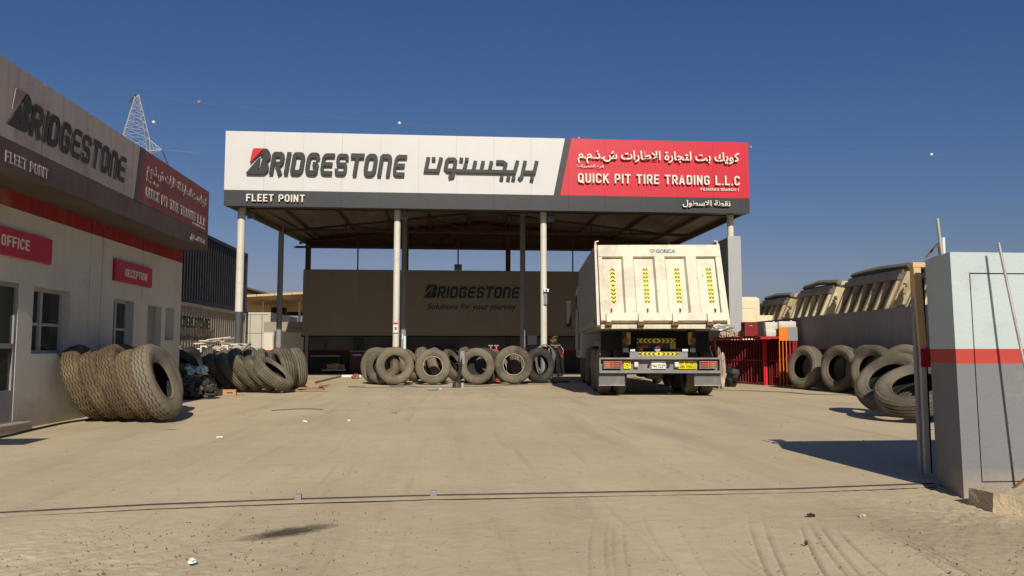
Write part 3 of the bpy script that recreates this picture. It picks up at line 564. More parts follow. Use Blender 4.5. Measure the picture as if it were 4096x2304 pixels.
# fascia box
FX = -4.80; ZB, ZM, ZT = 2.96, 3.27, 4.13
opart(MB().box(OX + 0.004, FX - 0.03, 8.1, 15.5, ZB + 0.01, ZB + 0.05), 'soffit', m_ofd)
opart(MB().box(FX - 0.60, FX - 0.03, 8.12, 15.48, ZB + 0.06, ZT - 0.02), 'fascia_core', m_ofd)
ysl = [8.1 + i * 1.15 for i in range(7)]
def slant_at(z, y0=11.86, y1=12.02): return y0 + (y1 - y0) * (z - ZM) / (ZT - ZM)
def eastpanel(poly, name, mat, parent=ob, t=0.028):
    if len(poly) < 3: return
    mb = MB(); mb.prism(poly, -t, 0, 0, EAST(FX, 0, 0)); opart(mb, name, mat, parent)
m_ = (12.02 - 11.86) / (ZT - ZM)
for a, b in zip(ysl, ysl[1:] + [15.5]):
    b = min(b, 15.5) ; a += 0.006; b -= 0.006
    rect = [(a, ZM + .004), (b, ZM + .004), (b, ZT), (a, ZT)]
    w_ = clip(rect, -1, m_, -(11.86 - m_ * ZM)); eastpanel(w_, 'cladding_panel', m_ofw)
    r2 = clip(rect, 1, -m_, (12.05 - m_ * ZM)); eastpanel(r2, 'cladding_panel', m_ofr)
    eastpanel([(a, ZB), (b, ZB), (b, ZM - .004), (a, ZM - .004)], 'band_panel', m_ofd, t=0.032)
eastpanel([(11.87, ZM + .004), (12.04, ZM + .004), (12.20, ZT), (12.03, ZT)], 'slanted_stripe', m_ofd, t=0.036)
endm = MB().box(FX - 0.60, FX - 0.002, 15.502, 15.53, ZB, ZT); opart(endm, 'fascia_end', m_ofr)

def etxt(name, s, mat, y, z, w, h, **k):
    T = Matrix.Translation((5.42, -5, 0)) @ EAST(FX + 0.040, y, z); return txt(name, s, mat, ob, T, w, h, ext=0.006, **k)

def edin(s, y, z, w, h): din('lettering', s, m_fadewht, ob, Matrix.Translation((5.42, -5, 0)) @ EAST(FX + 0.040, y, z), w, h, 0.006)
wordmark(ob, Matrix.Translation((5.42, -5, 0)) @ EAST(FX + 0.042, 8.52, 3.43), 3.05, 0.45, 0.008, M('faded_black_letter', (0.05, 0.042, 0.038), 0.7, var=0.2), M('faded_grey_red', (0.27, 0.19, 0.175), 0.7, var=0.1))
edin('FLEET POINT', 8.52, 3.02, 0.88, 0.125)
etxt('arabic_lettering', arabic('كويك بت لتجارة الاطارات ش.ذ.م.م'), m_fadewht, 12.34, 3.72, 2.98, 0.25, offset=0.02)
etxt('arabic_lettering', arabic('فرع الفجيرة-1'), m_fadewht, 12.34, 3.63, 0.5, 0.08)
edin('QUICK PIT TIRE TRADING L.L.C', 12.33, 3.40, 2.95, 0.17)
edin('FUJAIRAH BRANCH-1', 14.55, 3.33, 0.7, 0.045)
etxt('arabic_lettering', arabic('نقطة الاسطول'), m_fadewht, 14.45, 3.02, 0.85, 0.13, offset=0.02)
# wall signs
def wallsign(y0, y1, z0, z1, s, name, label, ty, tw, tz, th):
    t_ = thing(name, label, 'sign', (OX + 0.003, (y0 + y1) / 2, (z0 + z1) / 2)); cy, cz = (y0 + y1) / 2, (z0 + z1) / 2
    MB().bbox(0, 0.05, y0 - cy, y1 - cy, z0 - cz, z1 - cz, 0.006).build('board', m_sign, t_)
    din('lettering', s, m_letter_wht, t_, EAST(0.056, ty - cy, tz - cz), tw, th, 0.005)
wallsign(9.0, 10.80, 2.15, 2.49, 'OFFICE', 'office_sign', 'crimson OFFICE sign on the plaster wall beneath the red band', 9.60, 0.62, 2.26, 0.135)
wallsign(12.80, 14.33, 2.12, 2.47, 'RECEPTION', 'reception_sign', 'small crimson RECEPTION sign above the narrow window', 13.16, 0.92, 2.22, 0.13)

# ---------------------------------------------------------------- canopy
cn = thing('canopy', 'open steel workshop canopy with white columns and a wide white and red fascia', 'canopy')
CX0, CX1, CY = -7.0, 9.8, 24.2; Z0, Z1, Z2 = 5.46, 5.96, 7.83
def fpanel(poly, name, mat, t=0.04, y=CY):
    if len(poly) < 3: return
    mb = MB(); mb.prism(poly, y - t, y, 0); mb.build(name, mat, cn)
sm = 0.38 / (Z2 - Z1)
x = CX0
while x < CX1 - 0.05:
    a, b = x + 0.0018, min(x + 1.2, CX1) - 0.0018
    rect = [(a, Z1 + .003), (b, Z1 + .003), (b, Z2), (a, Z2)]
    dt = rnd.uniform(0, 0.004)
    fpanel(clip(rect, -1, sm, -(3.32 - sm * Z1)), 'cladding_panel', m_white, 0.04 + dt)
    fpanel(clip(rect, 1, -sm, 3.53 - sm * Z1), 'cladding_panel', m_redp, 0.04 + dt)
    fpanel([(a, Z0), (b, Z0), (b, Z1 - .003), (a, Z1 - .003)], 'band_panel', m_darkp, 0.045 + dt)
    x += 1.2
fpanel([(3.335, Z1 + .003), (3.515, Z1 + .003), (3.895, Z2), (3.715, Z2)], 'slanted_stripe', m_darkp, 0.05)
MB().box(CX0 + .01, CX1 - .01, CY + 0.003, CY + 0.35, Z0 + .02, Z2 - .03).build('fascia_frame', m_darkp, cn)
fy = CY - 0.045
wordmark(cn, FRONT(-6.33, fy - 0.10, 6.45), 4.98, 0.82, 0.06, m_letter_blk, m_letter_red)
kufi(cn, FRONT(-0.83, fy - 0.10, 6.40), 3.66, 0.72, 0.06, m_letter_blk)
def ftxt(name, s, x0, x1, z0, z1, ext=0.05, off=0.02, mat=m_letter_wht): txt(name, s, mat, cn, FRONT(x0, fy - ext - 0.045, z0), x1 - x0, z1 - z0, ext=ext, offset=off)
def fdin(s, x0, x1, z0, z1, ext): din('lettering', s, m_letter_wht, cn, FRONT(x0, fy - ext - 0.03, z0), x1 - x0, z1 - z0, ext)
fdin('FLEET POINT', -6.30, -4.52, 5.60, 5.83, 0.05)
ftxt('arabic_lettering', arabic('كويك بت لتجارة الاطارات ش.ذ.م.م'), 4.10, 9.46, 7.0, 7.46, 0.05, 0.022)
ftxt('arabic_lettering', arabic('فرع الفجيرة-1'), 4.10, 4.95, 6.83, 6.98, 0.015, 0.01)
fdin('QUICK PIT TIRE TRADING L.L.C', 4.10, 9.46, 6.37, 6.68, 0.055)
fdin('FUJAIRAH BRANCH-1', 8.15, 9.43, 6.19, 6.28, 0.012)
ftxt('arabic_lettering', arabic('نقطة الاسطول'), 7.53, 9.12, 5.62, 5.86, 0.05, 0.02)
# columns: upper tube, red ring, grey foot, base plate
m_shadefoot = M('shaded_column_foot', (0.07, 0.07, 0.075), 0.6, var=0.1)  # shadow on the leftmost front column's lower part, put into its colour
def column(x, y, z1, r=0.105, top=m_steel_w, foot=1.0, ring=True, fm=m_steel_g):
    c = MB().tube([(x, y, foot + (0.1 if ring else 0)), (x, y, z1)], r, 20).build('column', top, cn, smooth=True)
    if ring: MB().tube([(x, y, foot - .02), (x, y, foot + 0.1)], r + 0.0015, 20).build('red_ring', m_steel_r, c, smooth=True)
    MB().tube([(x, y, 0), (x, y, foot - (.02 if ring else 0))], r + 0.001, 20).build('paint_or_shade_foot', fm, c, smooth=True)
    MB().bbox(x - .2, x + .2, y - .2, y + .2, 0, 0.02, 0.004).build('base_plate', m_steel_g, c); return c
column(-6.6, 24.75, 5.75, 0.12, foot=2.2, ring=False, fm=m_shadefoot); column(-1.69, 24.75, 6.1); column(3.06, 24.75, 6.3); column(9.36, 24.75, 5.8)
for x_, z_ in ((-6.44, 5.7), (-1.75, 6.2), (2.86, 6.4)): column(x_, 29.8, z_, top=m_steel_g)
for x_, z_ in ((-5.99, 5.5), (-1.86, 6.0), (2.53, 6.2), (9.3, 5.5)): MB().box(x_ - 0.1, x_ + 0.1, 32.9, 33.1, 0, z_).build('column', m_brown, cn)
for x_ in (-3.86, 0.36, 5.3): MB().tube([(x_, 32.6, 4.3), (x_, 32.6, 5.6)], 0.03, 8).build('rod', m_brown, cn, smooth=True)
# roof sheets and purlins, trusses
def rz_(x): return 5.68 + (x + 7) / 8.4 * 0.95 if x < 1.4 else 6.63 - (x - 1.4) / 8.4 * 0.95
def rx(x, y): return x + (0.9 * (y - 24.5) / 8.5 if x < -6.5 else 0)
xs = np.linspace(-7, 9.8, 8 * 12 + 1); 
for i in range(0, 96, 8):
    mb = MB(); vs = []
    for j in range(9):
        x_ = float(xs[i + j]); h = 0.03 if (i + j) % 2 else 0.0
        for y_ in (24.56, 33.2): vs.append((rx(x_, y_), y_, rz_(x_) + h)); 
    fs = [(2 * j, 2 * j + 1, 2 * j + 3, 2 * j + 2) for j in range(8)]; mb.add(vs, fs); vs2 = [(v[0], v[1], v[2] + 0.06) for v in vs]; mb.add(vs2, fs); mb.build('roof_sheet', m_sheet, cn)
for x_ in [-5.6, -4.0, -2.4, -0.8, 0.8, 2.4, 4.0, 5.6, 7.2, 8.8]:
    MB().box(x_ - 0.04, x_ + 0.04, 24.57, 33.15, rz_(x_) - 0.13, rz_(x_) - 0.012).build('purlin', m_brown, cn)
MB().bar((-6.95, 24.6, 5.58), (-6.08, 33.15, 5.58), 0.09, 0.16).build('edge_beam', m_sheet, cn); MB().box(9.72, 9.8, 24.6, 33.15, 5.5, 5.66).build('edge_beam', m_brown, cn)
for yt, zb in ((24.95, 5.5), (29.8, 5.55), (33.0, 5.32)):
    t_ = link('truss', MB().box(-6.6, 9.6, yt - 0.04, yt + 0.04, zb, zb + 0.09).mesh('chord', m_brown), cn)
    x0 = -6.4
    for a, b in ((-6.4, 1.4), (1.4, 9.4)): MB().bar((a, yt + .09, rz_(a) - 0.2), (b, yt + .09, rz_(b) - 0.2), 0.08).build('top_chord', m_brown, t_)
    k = 0; w_ = MB()
    for x_ in [-5.6, -4.0, -2.4, -0.8, 0.8, 2.4, 4.0, 5.6, 7.2, 8.8]:
        w_.bar((x_, yt + .05, zb + 0.09), (x_, yt + .05, rz_(x_) - 0.2), 0.05)
        xn = x_ + 1.6 if x_ < 0 else x_ - 1.6
        if -6 < xn < 9.4: w_.bar((x_, yt + .055, rz_(x_) - 0.2), (xn, yt + .055, zb + 0.09), 0.045)
    w_.build('web', m_brown, t_)
gp_ = [(-6.1, 5.41), (9.7, 5.41)] + [(9.7, rz_(9.7) + .10), (1.4, rz_(1.4) + .10), (-6.1, rz_(-6.1) + .10)]
MB().prism(gp_, 33.19, 33.24).build('back_gable', m_brown, cn)
for y_ in (24.5,): pass
# high sheet wall at the back, set forward of the boundary wall
bw = thing('workshop_wall', 'dark beige workshop wall with black lettering across the back of the canopy', 'wall', (1.4, 32.35, 0))
for i in range(13):
    a = -6.06 + i * 1.15; b = min(a + 1.146, 8.9); MB().box(a - 1.4, b - 1.4, 0, 0.09 + 0.003 * (i % 2), 1.7, 4.33).build('wall_panel', m_panelwall, bw)
MB().box(-7.46, 7.5, 0.1, 0.3, 1.6, 4.36).build('wall_frame', m_panelwall, bw)
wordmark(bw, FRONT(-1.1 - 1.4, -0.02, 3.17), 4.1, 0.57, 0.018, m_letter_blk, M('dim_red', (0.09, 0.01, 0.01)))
txt('lettering', 'Solutions for your journey', m_letter_blk, bw, FRONT(-0.92 - 1.4, -0.014, 2.62), 3.75, 0.34, ext=0.012, offset=0.01, shear=0.25)
MB().tube([(-7.3, 0.25, 0), (-7.3, 0.25, 1.6)], 0.07, 12).build('post', m_steel_g, bw); MB().tube([(6.9, 0.25, 0), (6.9, 0.25, 1.6)], 0.07, 12).build('post', m_steel_g, bw)
MB().box(-7.6, 7.5, 0.55, 0.6, 1.55, 1.66).build('rail', m_black, bw)
b2 = MB().box(-7.9, -6.0, 33.6, 33.8, 0, 2.2).build('boundary_wall', m_bwall); b4 = MB().box(-5.99, 9.2, 33.62, 33.82, 0, 2.0).build('back_wall', m_bwall_shade); tag(b4, 'dim low wall behind the workshop under the high beige sheets, red stripe along it', 'wall'); tag(b2, 'low banded block wall behind the workshop, red stripe between cream and grey', 'wall')
# right hand sheet wall of the workshop
rw = thing('side_wall', 'tall pale sheet wall closing the right side of the canopy beside the tipper', 'wall', (9.15, 24.1, 0))
MB().box(-0.13, 0.30, 0, 0.10, 0, 4.70).build('end_panel', M('pale_grey_sheet', (0.38, 0.385, 0.38), 0.5, var=0.05, streak=((0.28, 0.27, 0.25), 0.3)), rw)
for i in range(10): MB().box(-0.1, -0.02, 0.105 + i * 0.95, 0.105 + i * 0.95 + 0.94, 0, 4.66).build('wall_panel', M('grey_sheet_wall', (0.26, 0.25, 0.235), 0.7, var=0.1), rw)
MB().box(-0.015, 0.22, 0.105, 9.6, 0, 4.6).build('wall_core', m_steel_g, rw)
MB().tube([(0.36, -0.08, 0), (0.36, -0.08, 1.85)], 0.045, 10).build('drain_pipe', m_wbag, rw)
# fittings on the canopy
def floodlight(x, y, z, label, s=1.0):
    t_ = thing('floodlight', label, 'floodlight', (x, y, z), 0, 'floodlights on the canopy')
    MB().bbox(-.10 * s, .10 * s, -.04, .04, -.08 * s, .08 * s, 0.01).build('housing', m_steel_g, t_)
    MB().box(-.085 * s, .085 * s, -.047, -.041, -.065 * s, .065 * s).build('lens', m_glass, t_)
    MB().bar((0, 0, .08 * s), (0, 0, .2), 0.03).build('bracket', m_steel_g, t_)
floodlight(-6.32, 24.75, 5.24, 'square floodlight beside the leftmost front column'); floodlight(-1.46, 24.75, 5.30, 'square floodlight beside the second front column')
floodlight(3.30, 24.75, 5.30, 'square floodlight beside the column next to the tipper'); floodlight(0.36, 32.3, 4.48, 'dark floodlight standing on top of the workshop wall', 1.6)
cc = thing('security_camera', 'small white security camera strapped to the column left of the tipper', 'camera', (3.1, 24.6, 2.92))
MB().bbox(-.06, .10, -.10, .03, -.05, .05, 0.01).build('housing', m_wbag, cc); MB().tube([(0.02, -.115, 0), (.02, -.10, 0)], 0.03, 12).build('lens', m_black, cc); MB().box(-.05, .05, -.02, 0.02, -.45, -.06).build('junction_box', m_steel_g, cc)
st = thing('notice_sticker', 'small red and white notice stuck on the second front column', 'sticker', (-1.69, 24.6, 1.55))
MB().box(-.07, .07, 0, .006, 0, .32).build('paper', m_plate, st); MB().box(-.07, .07, -.002, 0, .26, .32).build('red_header', m_steel_r, st); MB().box(-.03, .03, -.002, 0, .08, .18).build('printed_mark', m_steel_r, st)

# ---------------------------------------------------------------- containers
def corr_side(y0, y1, z0, z1, X, dep=0.06, pitch=0.28):
    mb = MB(); y = y0; P = []
    while y < y1 - 1e-6:
        for dy, dx in ((0, 0), (0.08, 0), (0.13, -dep), (0.255, -dep)): 
            if y + dy < y1: P.append((X + dx, y + dy))
        y += pitch
    P.append((X, y1))
    vs = []; 
    for a, b in P: vs += [(a, b, z0), (a, b, z1)]
    mb.add(vs, [(2 * i, 2 * i + 2, 2 * i + 3, 2 * i + 1) for i in range(len(P) - 1)]); return mb
def container(name, label, zb, zt, mat, y0, y1, X, mframe=None, textm=None):
    c = thing(name, label, 'container', (X - 1.2, y0, zb), 0, 'shipping containers beside the office'); mf = mframe or mat
    def pt(mb, n, m): mb.v = [(v[0] - X + 1.2, v[1] - y0, v[2] - zb) for v in mb.v]; return mb.build(n, m, c)
    pt(corr_side(y0 + .1, y1 - .1, zb + .14, zt - .12, X - .02), 'corrugated_side', mat)
    f = MB(); f.box(X - .1, X, y0, y1, zb, zb + .14); f.box(X - .1, X, y0, y1, zt - .12, zt); pt(f, 'side_rail', mf)
    for yy in (y0, y1 - .12): pt(MB().box(X - .12, X + .004, yy, yy + .12, zb + .002, zt - .002), 'corner_post', mf)
    pt(MB().box(X - 2.4, X - .1, y0 + .01, y1 - .01, zb + .01, zt - .01), 'body', mat); return c, pt
container('shipping_container', 'cream shipping container with faint dark lettering, under the black one', 0, 2.60, m_cont_lt, 22.0, 34.2, -8.8)
c1 = bpy.data.objects['shipping_container']
wordmark(c1, Matrix.Translation((10.0, -22.0, 0)) @ EAST(-8.79, 25.1, 1.74), 4.05, 0.46, 0.006, m_letter_blk, None)
txt('lettering', 'Solutions for your journey', m_letter_blk, c1, Matrix.Translation((10.0, -22.0, 0)) @ EAST(-8.79, 25.3, 1.27), 3.85, 0.26, ext=0.006, offset=0.01, shear=0.25)
container('shipping_container', 'black shipping container stacked on top of the cream one', 2.62, 5.20, m_cont_dk, 22.0, 34.2, -8.8)
wc = thing('shipping_container', 'white container with closed door bars, end on beyond the black pair', 'container', (-9.07, 34.6, 0), 0, 'shipping containers beside the office')
MB().box(-1.22, 1.22, 0.05, 6, 0, 2.66).build('body', m_cont_wh, wc)
for s in (-1, 1):
    dr = MB().box(min(0.01 * s, 1.12 * s), max(0.01 * s, 1.12 * s), -0.002, 0.045, 0.12, 2.55).build('door', m_cont_wh, wc)
    for zz in (0.55, 1.05, 1.72): MB().box(min(0.03 * s, 1.1 * s), max(0.03 * s, 1.1 * s), -0.014, -0.004, zz, zz + 0.035).build('door_rib', m_steel_g, dr)
    for xx in (0.35, 0.85): MB().tube([(xx * s, -0.04, 0.1), (xx * s, -0.04, 2.6)], 0.018, 8).build('locking_bar', m_galv, dr)
MB().box(-1.22, -1.125, -0.03, 0.05, 0, 2.66).box(1.125, 1.22, -0.03, 0.05, 0, 2.66).box(-1.125, 1.125, -0.028, 0.05, 2.56, 2.658).build('door_frame', m_cont_wh, wc)

# sheds far left behind
sh = thing('shed', 'low shed with a brown sheet roof on thin posts behind the containers', 'shed', (-8.5, 37, 0))
for i in range(5): MB().add([(-2.2 + i * .82, 0, 3.42 + .05 * i), (-1.4 + i * .82, 0, 3.47 + .05 * i), (-1.4 + i * .82, 7, 3.15), (-2.2 + i * .82, 7, 3.1), (-2.2 + i * .82, 0, 3.52 + .05 * i), (-1.4 + i * .82, 0, 3.57 + .05 * i), (-1.4 + i * .82, 7, 3.25), (-2.2 + i * .82, 7, 3.2)],
    [(0, 1, 2, 3), (4, 5, 6, 7), (0, 1, 5, 4), (2, 3, 7, 6), (1, 2, 6, 5), (0, 3, 7, 4)]).build('roof_sheet', m_wood, sh)
for a in ((-2.1, .2), (-0.3, .2), (1.4, .2), (0.6, 6.5), (-0.6, 6.5)): MB().box(a[0] - .05, a[0] + .05, a[1] - .05, a[1] + .05, 0, 3.3).build('post', m_brown, sh)
MB().box(-2.1, 1.9, 3.0, 3.1, 2.75, 2.95).build('beam', m_brown, sh)
MB().box(0.4, 2.2, 6.9, 7.0, 0, 3.1).build('back_wall', m_brown, sh)
s2 = thing('shed', 'dark grey shed with a falling roof line farthest away on the left', 'shed', (-12, 46, 0))
MB().prism([(-6, 3.2), (1.9, 2.75), (1.9, 4.1), (-6, 6.2)], 0, 0.08).build('side_sheet', m_darkp, s2)
MB().prism([(-6, 6.2), (1.95, 4.1), (1.95, 4.2), (-6, 6.32)], -0.3, 8).build('roof', m_brown, s2)
for x_ in (-4, -2.2, -.6, .6, 1.8): MB().box(x_ - .05, x_ + .05, -.08, -.005, 0, 4.3).build('post', m_darkp, s2)
tg = thing('water_tank_stand', 'small dark box on splayed legs between the shed posts', 'tank stand', (-9.1, 42, 0))
MB().box(-.35, .35, -.3, .3, 2.9, 3.25).build('tank', m_black, tg)
for a in (-1, 1):
    for b in (-1, 1): MB().bar((a * .4, b * .35, 0), (a * .12, b * .12, 2.9), .05).build('leg', m_darkp, tg)
# ---------------------------------------------------------------- tyres
def tyre_mesh(name, R=0.53, W=0.275, ri=0.288, style='rib', mat=m_rubber, gmat=m_rubber_gv, n=128):
    h = W / 2; P = []; tag_ = []          # profile (r, z) from the inner bead round the tread to the other bead, then the liner
    def p(r, z, t=0): P.append((r, z)); tag_.append(t)
    def cr(q): return R - 0.024 * q * q   # rounded crown
    side = [(ri, .62), (ri + .03, .82), (ri + .035, .76), (ri + (R - ri) * .38, 1.0), (ri + (R - ri) * .60, 1.06), (R - .075, 1.01), (R - .068, .955), (R - .040, .90)]
    for r, z in side: p(r, -z * h)
    g = [-.55, -.18, .18, .55] if style != 'block' else [-.6, -.3, 0, .3, .6]
    first = len(P)
    for q in g:
        gw = .04 if style == 'rib' else .03
        p(cr(q - gw - .02), (q - gw - .02) * h, 0); p(cr(q) - .014, (q - gw) * h, 1); p(cr(q) - .014, (q + gw) * h, 1); p(cr(q + gw + .02), (q + gw + .02) * h, 0)
    last = len(P)
    for r, z in side[::-1]: p(r, z * h)
    nl = len(P)
    p(ri + .03, h * .55, 2); p(ri + .13, h * .86, 2); p(R - .06, h * .80, 2); p(R - .04, 0, 2); p(R - .06, -h * .80, 2); p(ri + .13, -h * .86, 2); p(ri + .03, -h * .55, 2)
    K = len(P)
    def mif(i):
        j = (i + 1) % K
        if i >= nl - 1: return 2
        if tag_[i] == 1 and tag_[j] == 1: return 1
        return 0
    def zj(k, i):
        if style == 'rib' or not (first <= i < last): return 0
        return (0.05 if style == 'zig' else 0.055) * h * (1 if (k % 4) in (0, 1) else -1)
    mb = MB().lathe(P, n, 0, True, mif, zj)
    return mb.mesh(name, [mat, gmat, m_liner], True, 32)
TY = {}
for st_, mt, gm in (('rib', m_rubber, m_rubber_gv), ('zig', m_rubber, m_rubber_gv)): TY[st_] = tyre_mesh('tyre_' + st_, style=st_, mat=mt, gmat=gm)
TY['brown'] = tyre_mesh('tyre_brown', W=.245, ri=.255, style='block', mat=m_rubber_br, gmat=m_rubber_gb); TY['brownz'] = tyre_mesh('tyre_brown_zig', W=.245, ri=.255, style='zig', mat=m_rubber_br, gmat=m_rubber_gb)
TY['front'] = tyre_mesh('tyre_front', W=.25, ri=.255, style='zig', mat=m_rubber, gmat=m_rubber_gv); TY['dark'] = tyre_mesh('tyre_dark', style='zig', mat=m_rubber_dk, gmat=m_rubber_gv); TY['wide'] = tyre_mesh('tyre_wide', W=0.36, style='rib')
bead = MB().tube([(0.292 * math.cos(a * math.pi / 24), 0.292 * math.sin(a * math.pi / 24), 0) for a in range(48)], 0.008, 6, closed=True).mesh('bead_ring', m_galv, True)
def tyre(kind, x, y, n, label, group, z=None, scale=1.0, spin=0.0, ring=False, name='used_tyre'):
    if scale == 1.0 and z is None: scale = 0.965 + 0.06 * abs(math.sin(x * 7.3 + y * 3.1))
    n = Vector(n).normalized(); R, h = 0.53, (0.18 if kind == 'wide' else 0.1375)
    zc = (R * math.sqrt(max(0, 1 - n.z ** 2)) + h * abs(n.z)) * scale if z is None else z
    o = link(name, TY[kind]); q = n.to_track_quat('Z', 'Y') @ Quaternion((0, 0, 1), spin)
    o.rotation_mode = 'QUATERNION'; o.rotation_quaternion = q; o.location = (x, y, zc); o.scale = (scale,) * 3
    tag(o, label, 'tyre', group)
    if ring: b = link('bead_ring', bead, o); b.location = (0, 0, 0.088)
    return o
def ax(yaw, tilt): a, t = rad(yaw), rad(tilt); return (math.cos(a) * math.cos(t), math.sin(a) * math.cos(t), math.sin(t))
ordn = ['first', 'second', 'third', 'fourth', 'fifth', 'sixth', 'seventh', 'eighth', 'ninth', 'tenth']
GA = 'used tyres leaning in a row against the office wall'
for i in range(5):
    k = ['brown', 'brownz', 'brown', 'brownz', 'front'][i]
    lab = ['brown dusty tyre nearest the office wall in the front row', 'second brown tyre from the office wall in the front row', 'brown block-tread tyre in the middle of the front row by the office',
           'fourth brown tyre, just behind the foremost leaning tyre', 'foremost grey tyre of the office row, its open side showing'][i]
    tyre(k, -5.10 + .262 * i, 11.40 - .07 * i, ax(3 - 3 * (i == 4), 22 + (i % 2) * 2), lab, GA, spin=i * .7)
for i, (x_, y_, yw, tl) in enumerate([(-5.1, 12.6, -3, 8), (-4.9, 12.65, -5, 10), (-4.68, 12.6, -5, 12), (-4.46, 12.35, -5, 18)]):
    tyre(['brownz', 'brown', 'brownz', 'zig'][i], x_, y_, ax(yw, tl), ['hidden-behind brown tyre nearest the reception window', 'brown tyre behind the second one of the office row', 'brown tyre top showing behind the fourth of the office row',
         'grey tyre leaning just behind the foremost tyre of the office row'][i], GA, spin=i)
GB = 'used tyres slumped in a heap left of the canopy'
for i, (x_, y_, yw, tl, k) in enumerate([(-5.45, 18.95, 8, 40, 'zig'), (-5.10, 18.8, 6, 42, 'rib'), (-4.76, 18.7, 4, 44, 'zig'), (-4.42, 18.6, 0, 46, 'zig'), (-4.10, 18.45, -10, 50, 'zig')]):
    tyre(k, x_, y_, ax(yw, tl), ['%s slanting tyre of the front heap row, counted from the bin bags' % ordn[i], 'wide' ][0], GB, spin=i * 1.3)
tyre('wide', -4.12, 19.75, ax(-150, -10), 'big ribbed tyre at the right end of the heap, tread facing right', GB, spin=.4)
tyre('rib', -3.9, 20.15, ax(-150, -8), 'ribbed tyre tucked behind the big one at the right end of the heap', GB)
for i, (x_, y_, yw, tl) in enumerate([(-6.0, 20.4, 5, 24), (-5.65, 20.5, 8, 26), (-5.3, 20.3, 4, 24), (-5.0, 20.5, 6, 22), (-4.68, 20.3, 3, 24), (-4.4, 20.6, 0, 20), (-4.15, 20.9, -5, 18)]):
    tyre('zig' if i % 2 else 'rib', x_, y_, ax(yw, tl), '%s tyre of the back heap row, only its top showing' % ordn[i], GB, spin=i)
GC = 'used tyres lined up under the front of the canopy'
tyre('rib', -1.53, 22.15, ax(-86, 10), 'front canopy tyre farthest left, rounder dusty sidewall facing the yard', GC, spin=.2, ring=False)
tyre('rib', -1.90, 22.55, ax(-115, 6), 'tyre half hidden behind the left canopy tyre, overlapping its left edge', GC)
tyre('rib', -2.13, 22.95, ax(-125, 4), 'tyre at the far left end of the canopy row, mostly hidden', GC)
tyre('rib', -0.46, 22.35, ax(-88, 8), 'second front canopy tyre with a bright bead ring, treads seen through it', GC, ring=True, spin=1)
tyre('rib', 0.80, 22.30, ax(-88, 9), 'third front canopy tyre, black through its centre, behind the upright stand', GC, spin=2)
tyre('rib', 1.88, 22.45, ax(-92, 7), 'tallest front canopy tyre, rightmost with a bright bead ring', GC, ring=True, scale=1.05, spin=3)
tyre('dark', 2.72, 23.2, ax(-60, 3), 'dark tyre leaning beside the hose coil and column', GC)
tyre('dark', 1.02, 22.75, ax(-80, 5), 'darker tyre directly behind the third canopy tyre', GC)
for i, x_ in enumerate([-2.25, -1.75, -1.2, -0.75, -0.35, 0.1, 0.55, 1.1, 1.55, 2.1]):
    tyre(['zig', 'rib'][i % 2], x_, 23.65 + .12 * (i % 3), ax(-12 - 7 * (i % 3), 12 + 8 * ((i * 7) % 3)), '%s tyre from the left in the back canopy row, tread to the yard' % ordn[i], GC, spin=i * .9)
GD = 'dark tyres piled in the shade of the containers'
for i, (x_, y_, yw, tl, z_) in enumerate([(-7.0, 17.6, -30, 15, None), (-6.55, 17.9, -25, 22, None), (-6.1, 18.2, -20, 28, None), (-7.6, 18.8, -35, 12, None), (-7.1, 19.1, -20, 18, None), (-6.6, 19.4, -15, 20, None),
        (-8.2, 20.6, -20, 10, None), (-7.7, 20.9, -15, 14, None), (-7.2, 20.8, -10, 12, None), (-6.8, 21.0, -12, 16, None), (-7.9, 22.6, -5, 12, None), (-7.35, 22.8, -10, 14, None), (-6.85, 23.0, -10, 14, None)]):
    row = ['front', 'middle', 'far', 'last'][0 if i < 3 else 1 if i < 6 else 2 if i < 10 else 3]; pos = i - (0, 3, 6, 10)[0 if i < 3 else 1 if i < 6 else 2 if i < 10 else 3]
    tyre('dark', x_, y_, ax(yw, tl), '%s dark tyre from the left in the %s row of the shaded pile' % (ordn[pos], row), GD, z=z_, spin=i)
GE = 'used tyres leaning against the grey boundary wall'
L_ = [('rib', 9.06, 19.0, -165, 8, 'leftmost tyre against the grey wall, next to the red cage'), ('zig', 9.40, 19.6, -168, 8, 'tyre tucked behind the leftmost one at the grey wall'),
      ('rib', 9.22, 17.5, -163, 8, 'second leaning tyre from the red cage along the grey wall'), ('zig', 9.48, 18.1, -166, 7, 'tyre tucked behind the second one at the grey wall'),
      ('rib', 9.33, 16.3, -160, 9, 'third leaning tyre from the red cage, red stripe above it'), ('zig', 9.50, 16.85, -164, 8, 'tyre tucked behind the third one at the grey wall'),
      ('rib', 9.25, 15.0, -150, 14, 'fourth leaning tyre from the red cage, tipped back'), ('zig', 9.45, 15.3, -155, 10, 'tyre tucked behind the fourth one at the grey wall')]
for i, (k, x_, y_, yw, tl, lb) in enumerate(L_): tyre(k, x_, y_, ax(yw, tl), lb, GE, spin=i, scale=1.04)
GF = 'tyres heaped behind the gate post'
tyre('rib', 6.55, 10.35, (-.42, -.30, .86), 'large dusty tyre lying on edge in front of the heap by the gate post', GF, z=.44, spin=1.2, scale=1.05)
tyre('rib', 6.72, 11.3, (-.68, -.25, .69), 'grey tyre just behind the large slanting one by the gate post', GF, z=.52, spin=2)
tyre('zig', 7.1, 10.95, (-.2, -.35, .9), 'tyre seen through the large slanting tyre', GF, z=.32, spin=.5)
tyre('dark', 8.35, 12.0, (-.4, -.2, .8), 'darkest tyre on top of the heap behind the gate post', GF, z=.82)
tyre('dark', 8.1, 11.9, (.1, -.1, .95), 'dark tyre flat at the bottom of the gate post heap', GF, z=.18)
tyre('dark', 8.6, 12.9, (-.3, -.4, .7), 'dark tyre at the back of the gate post heap', GF, z=.62)
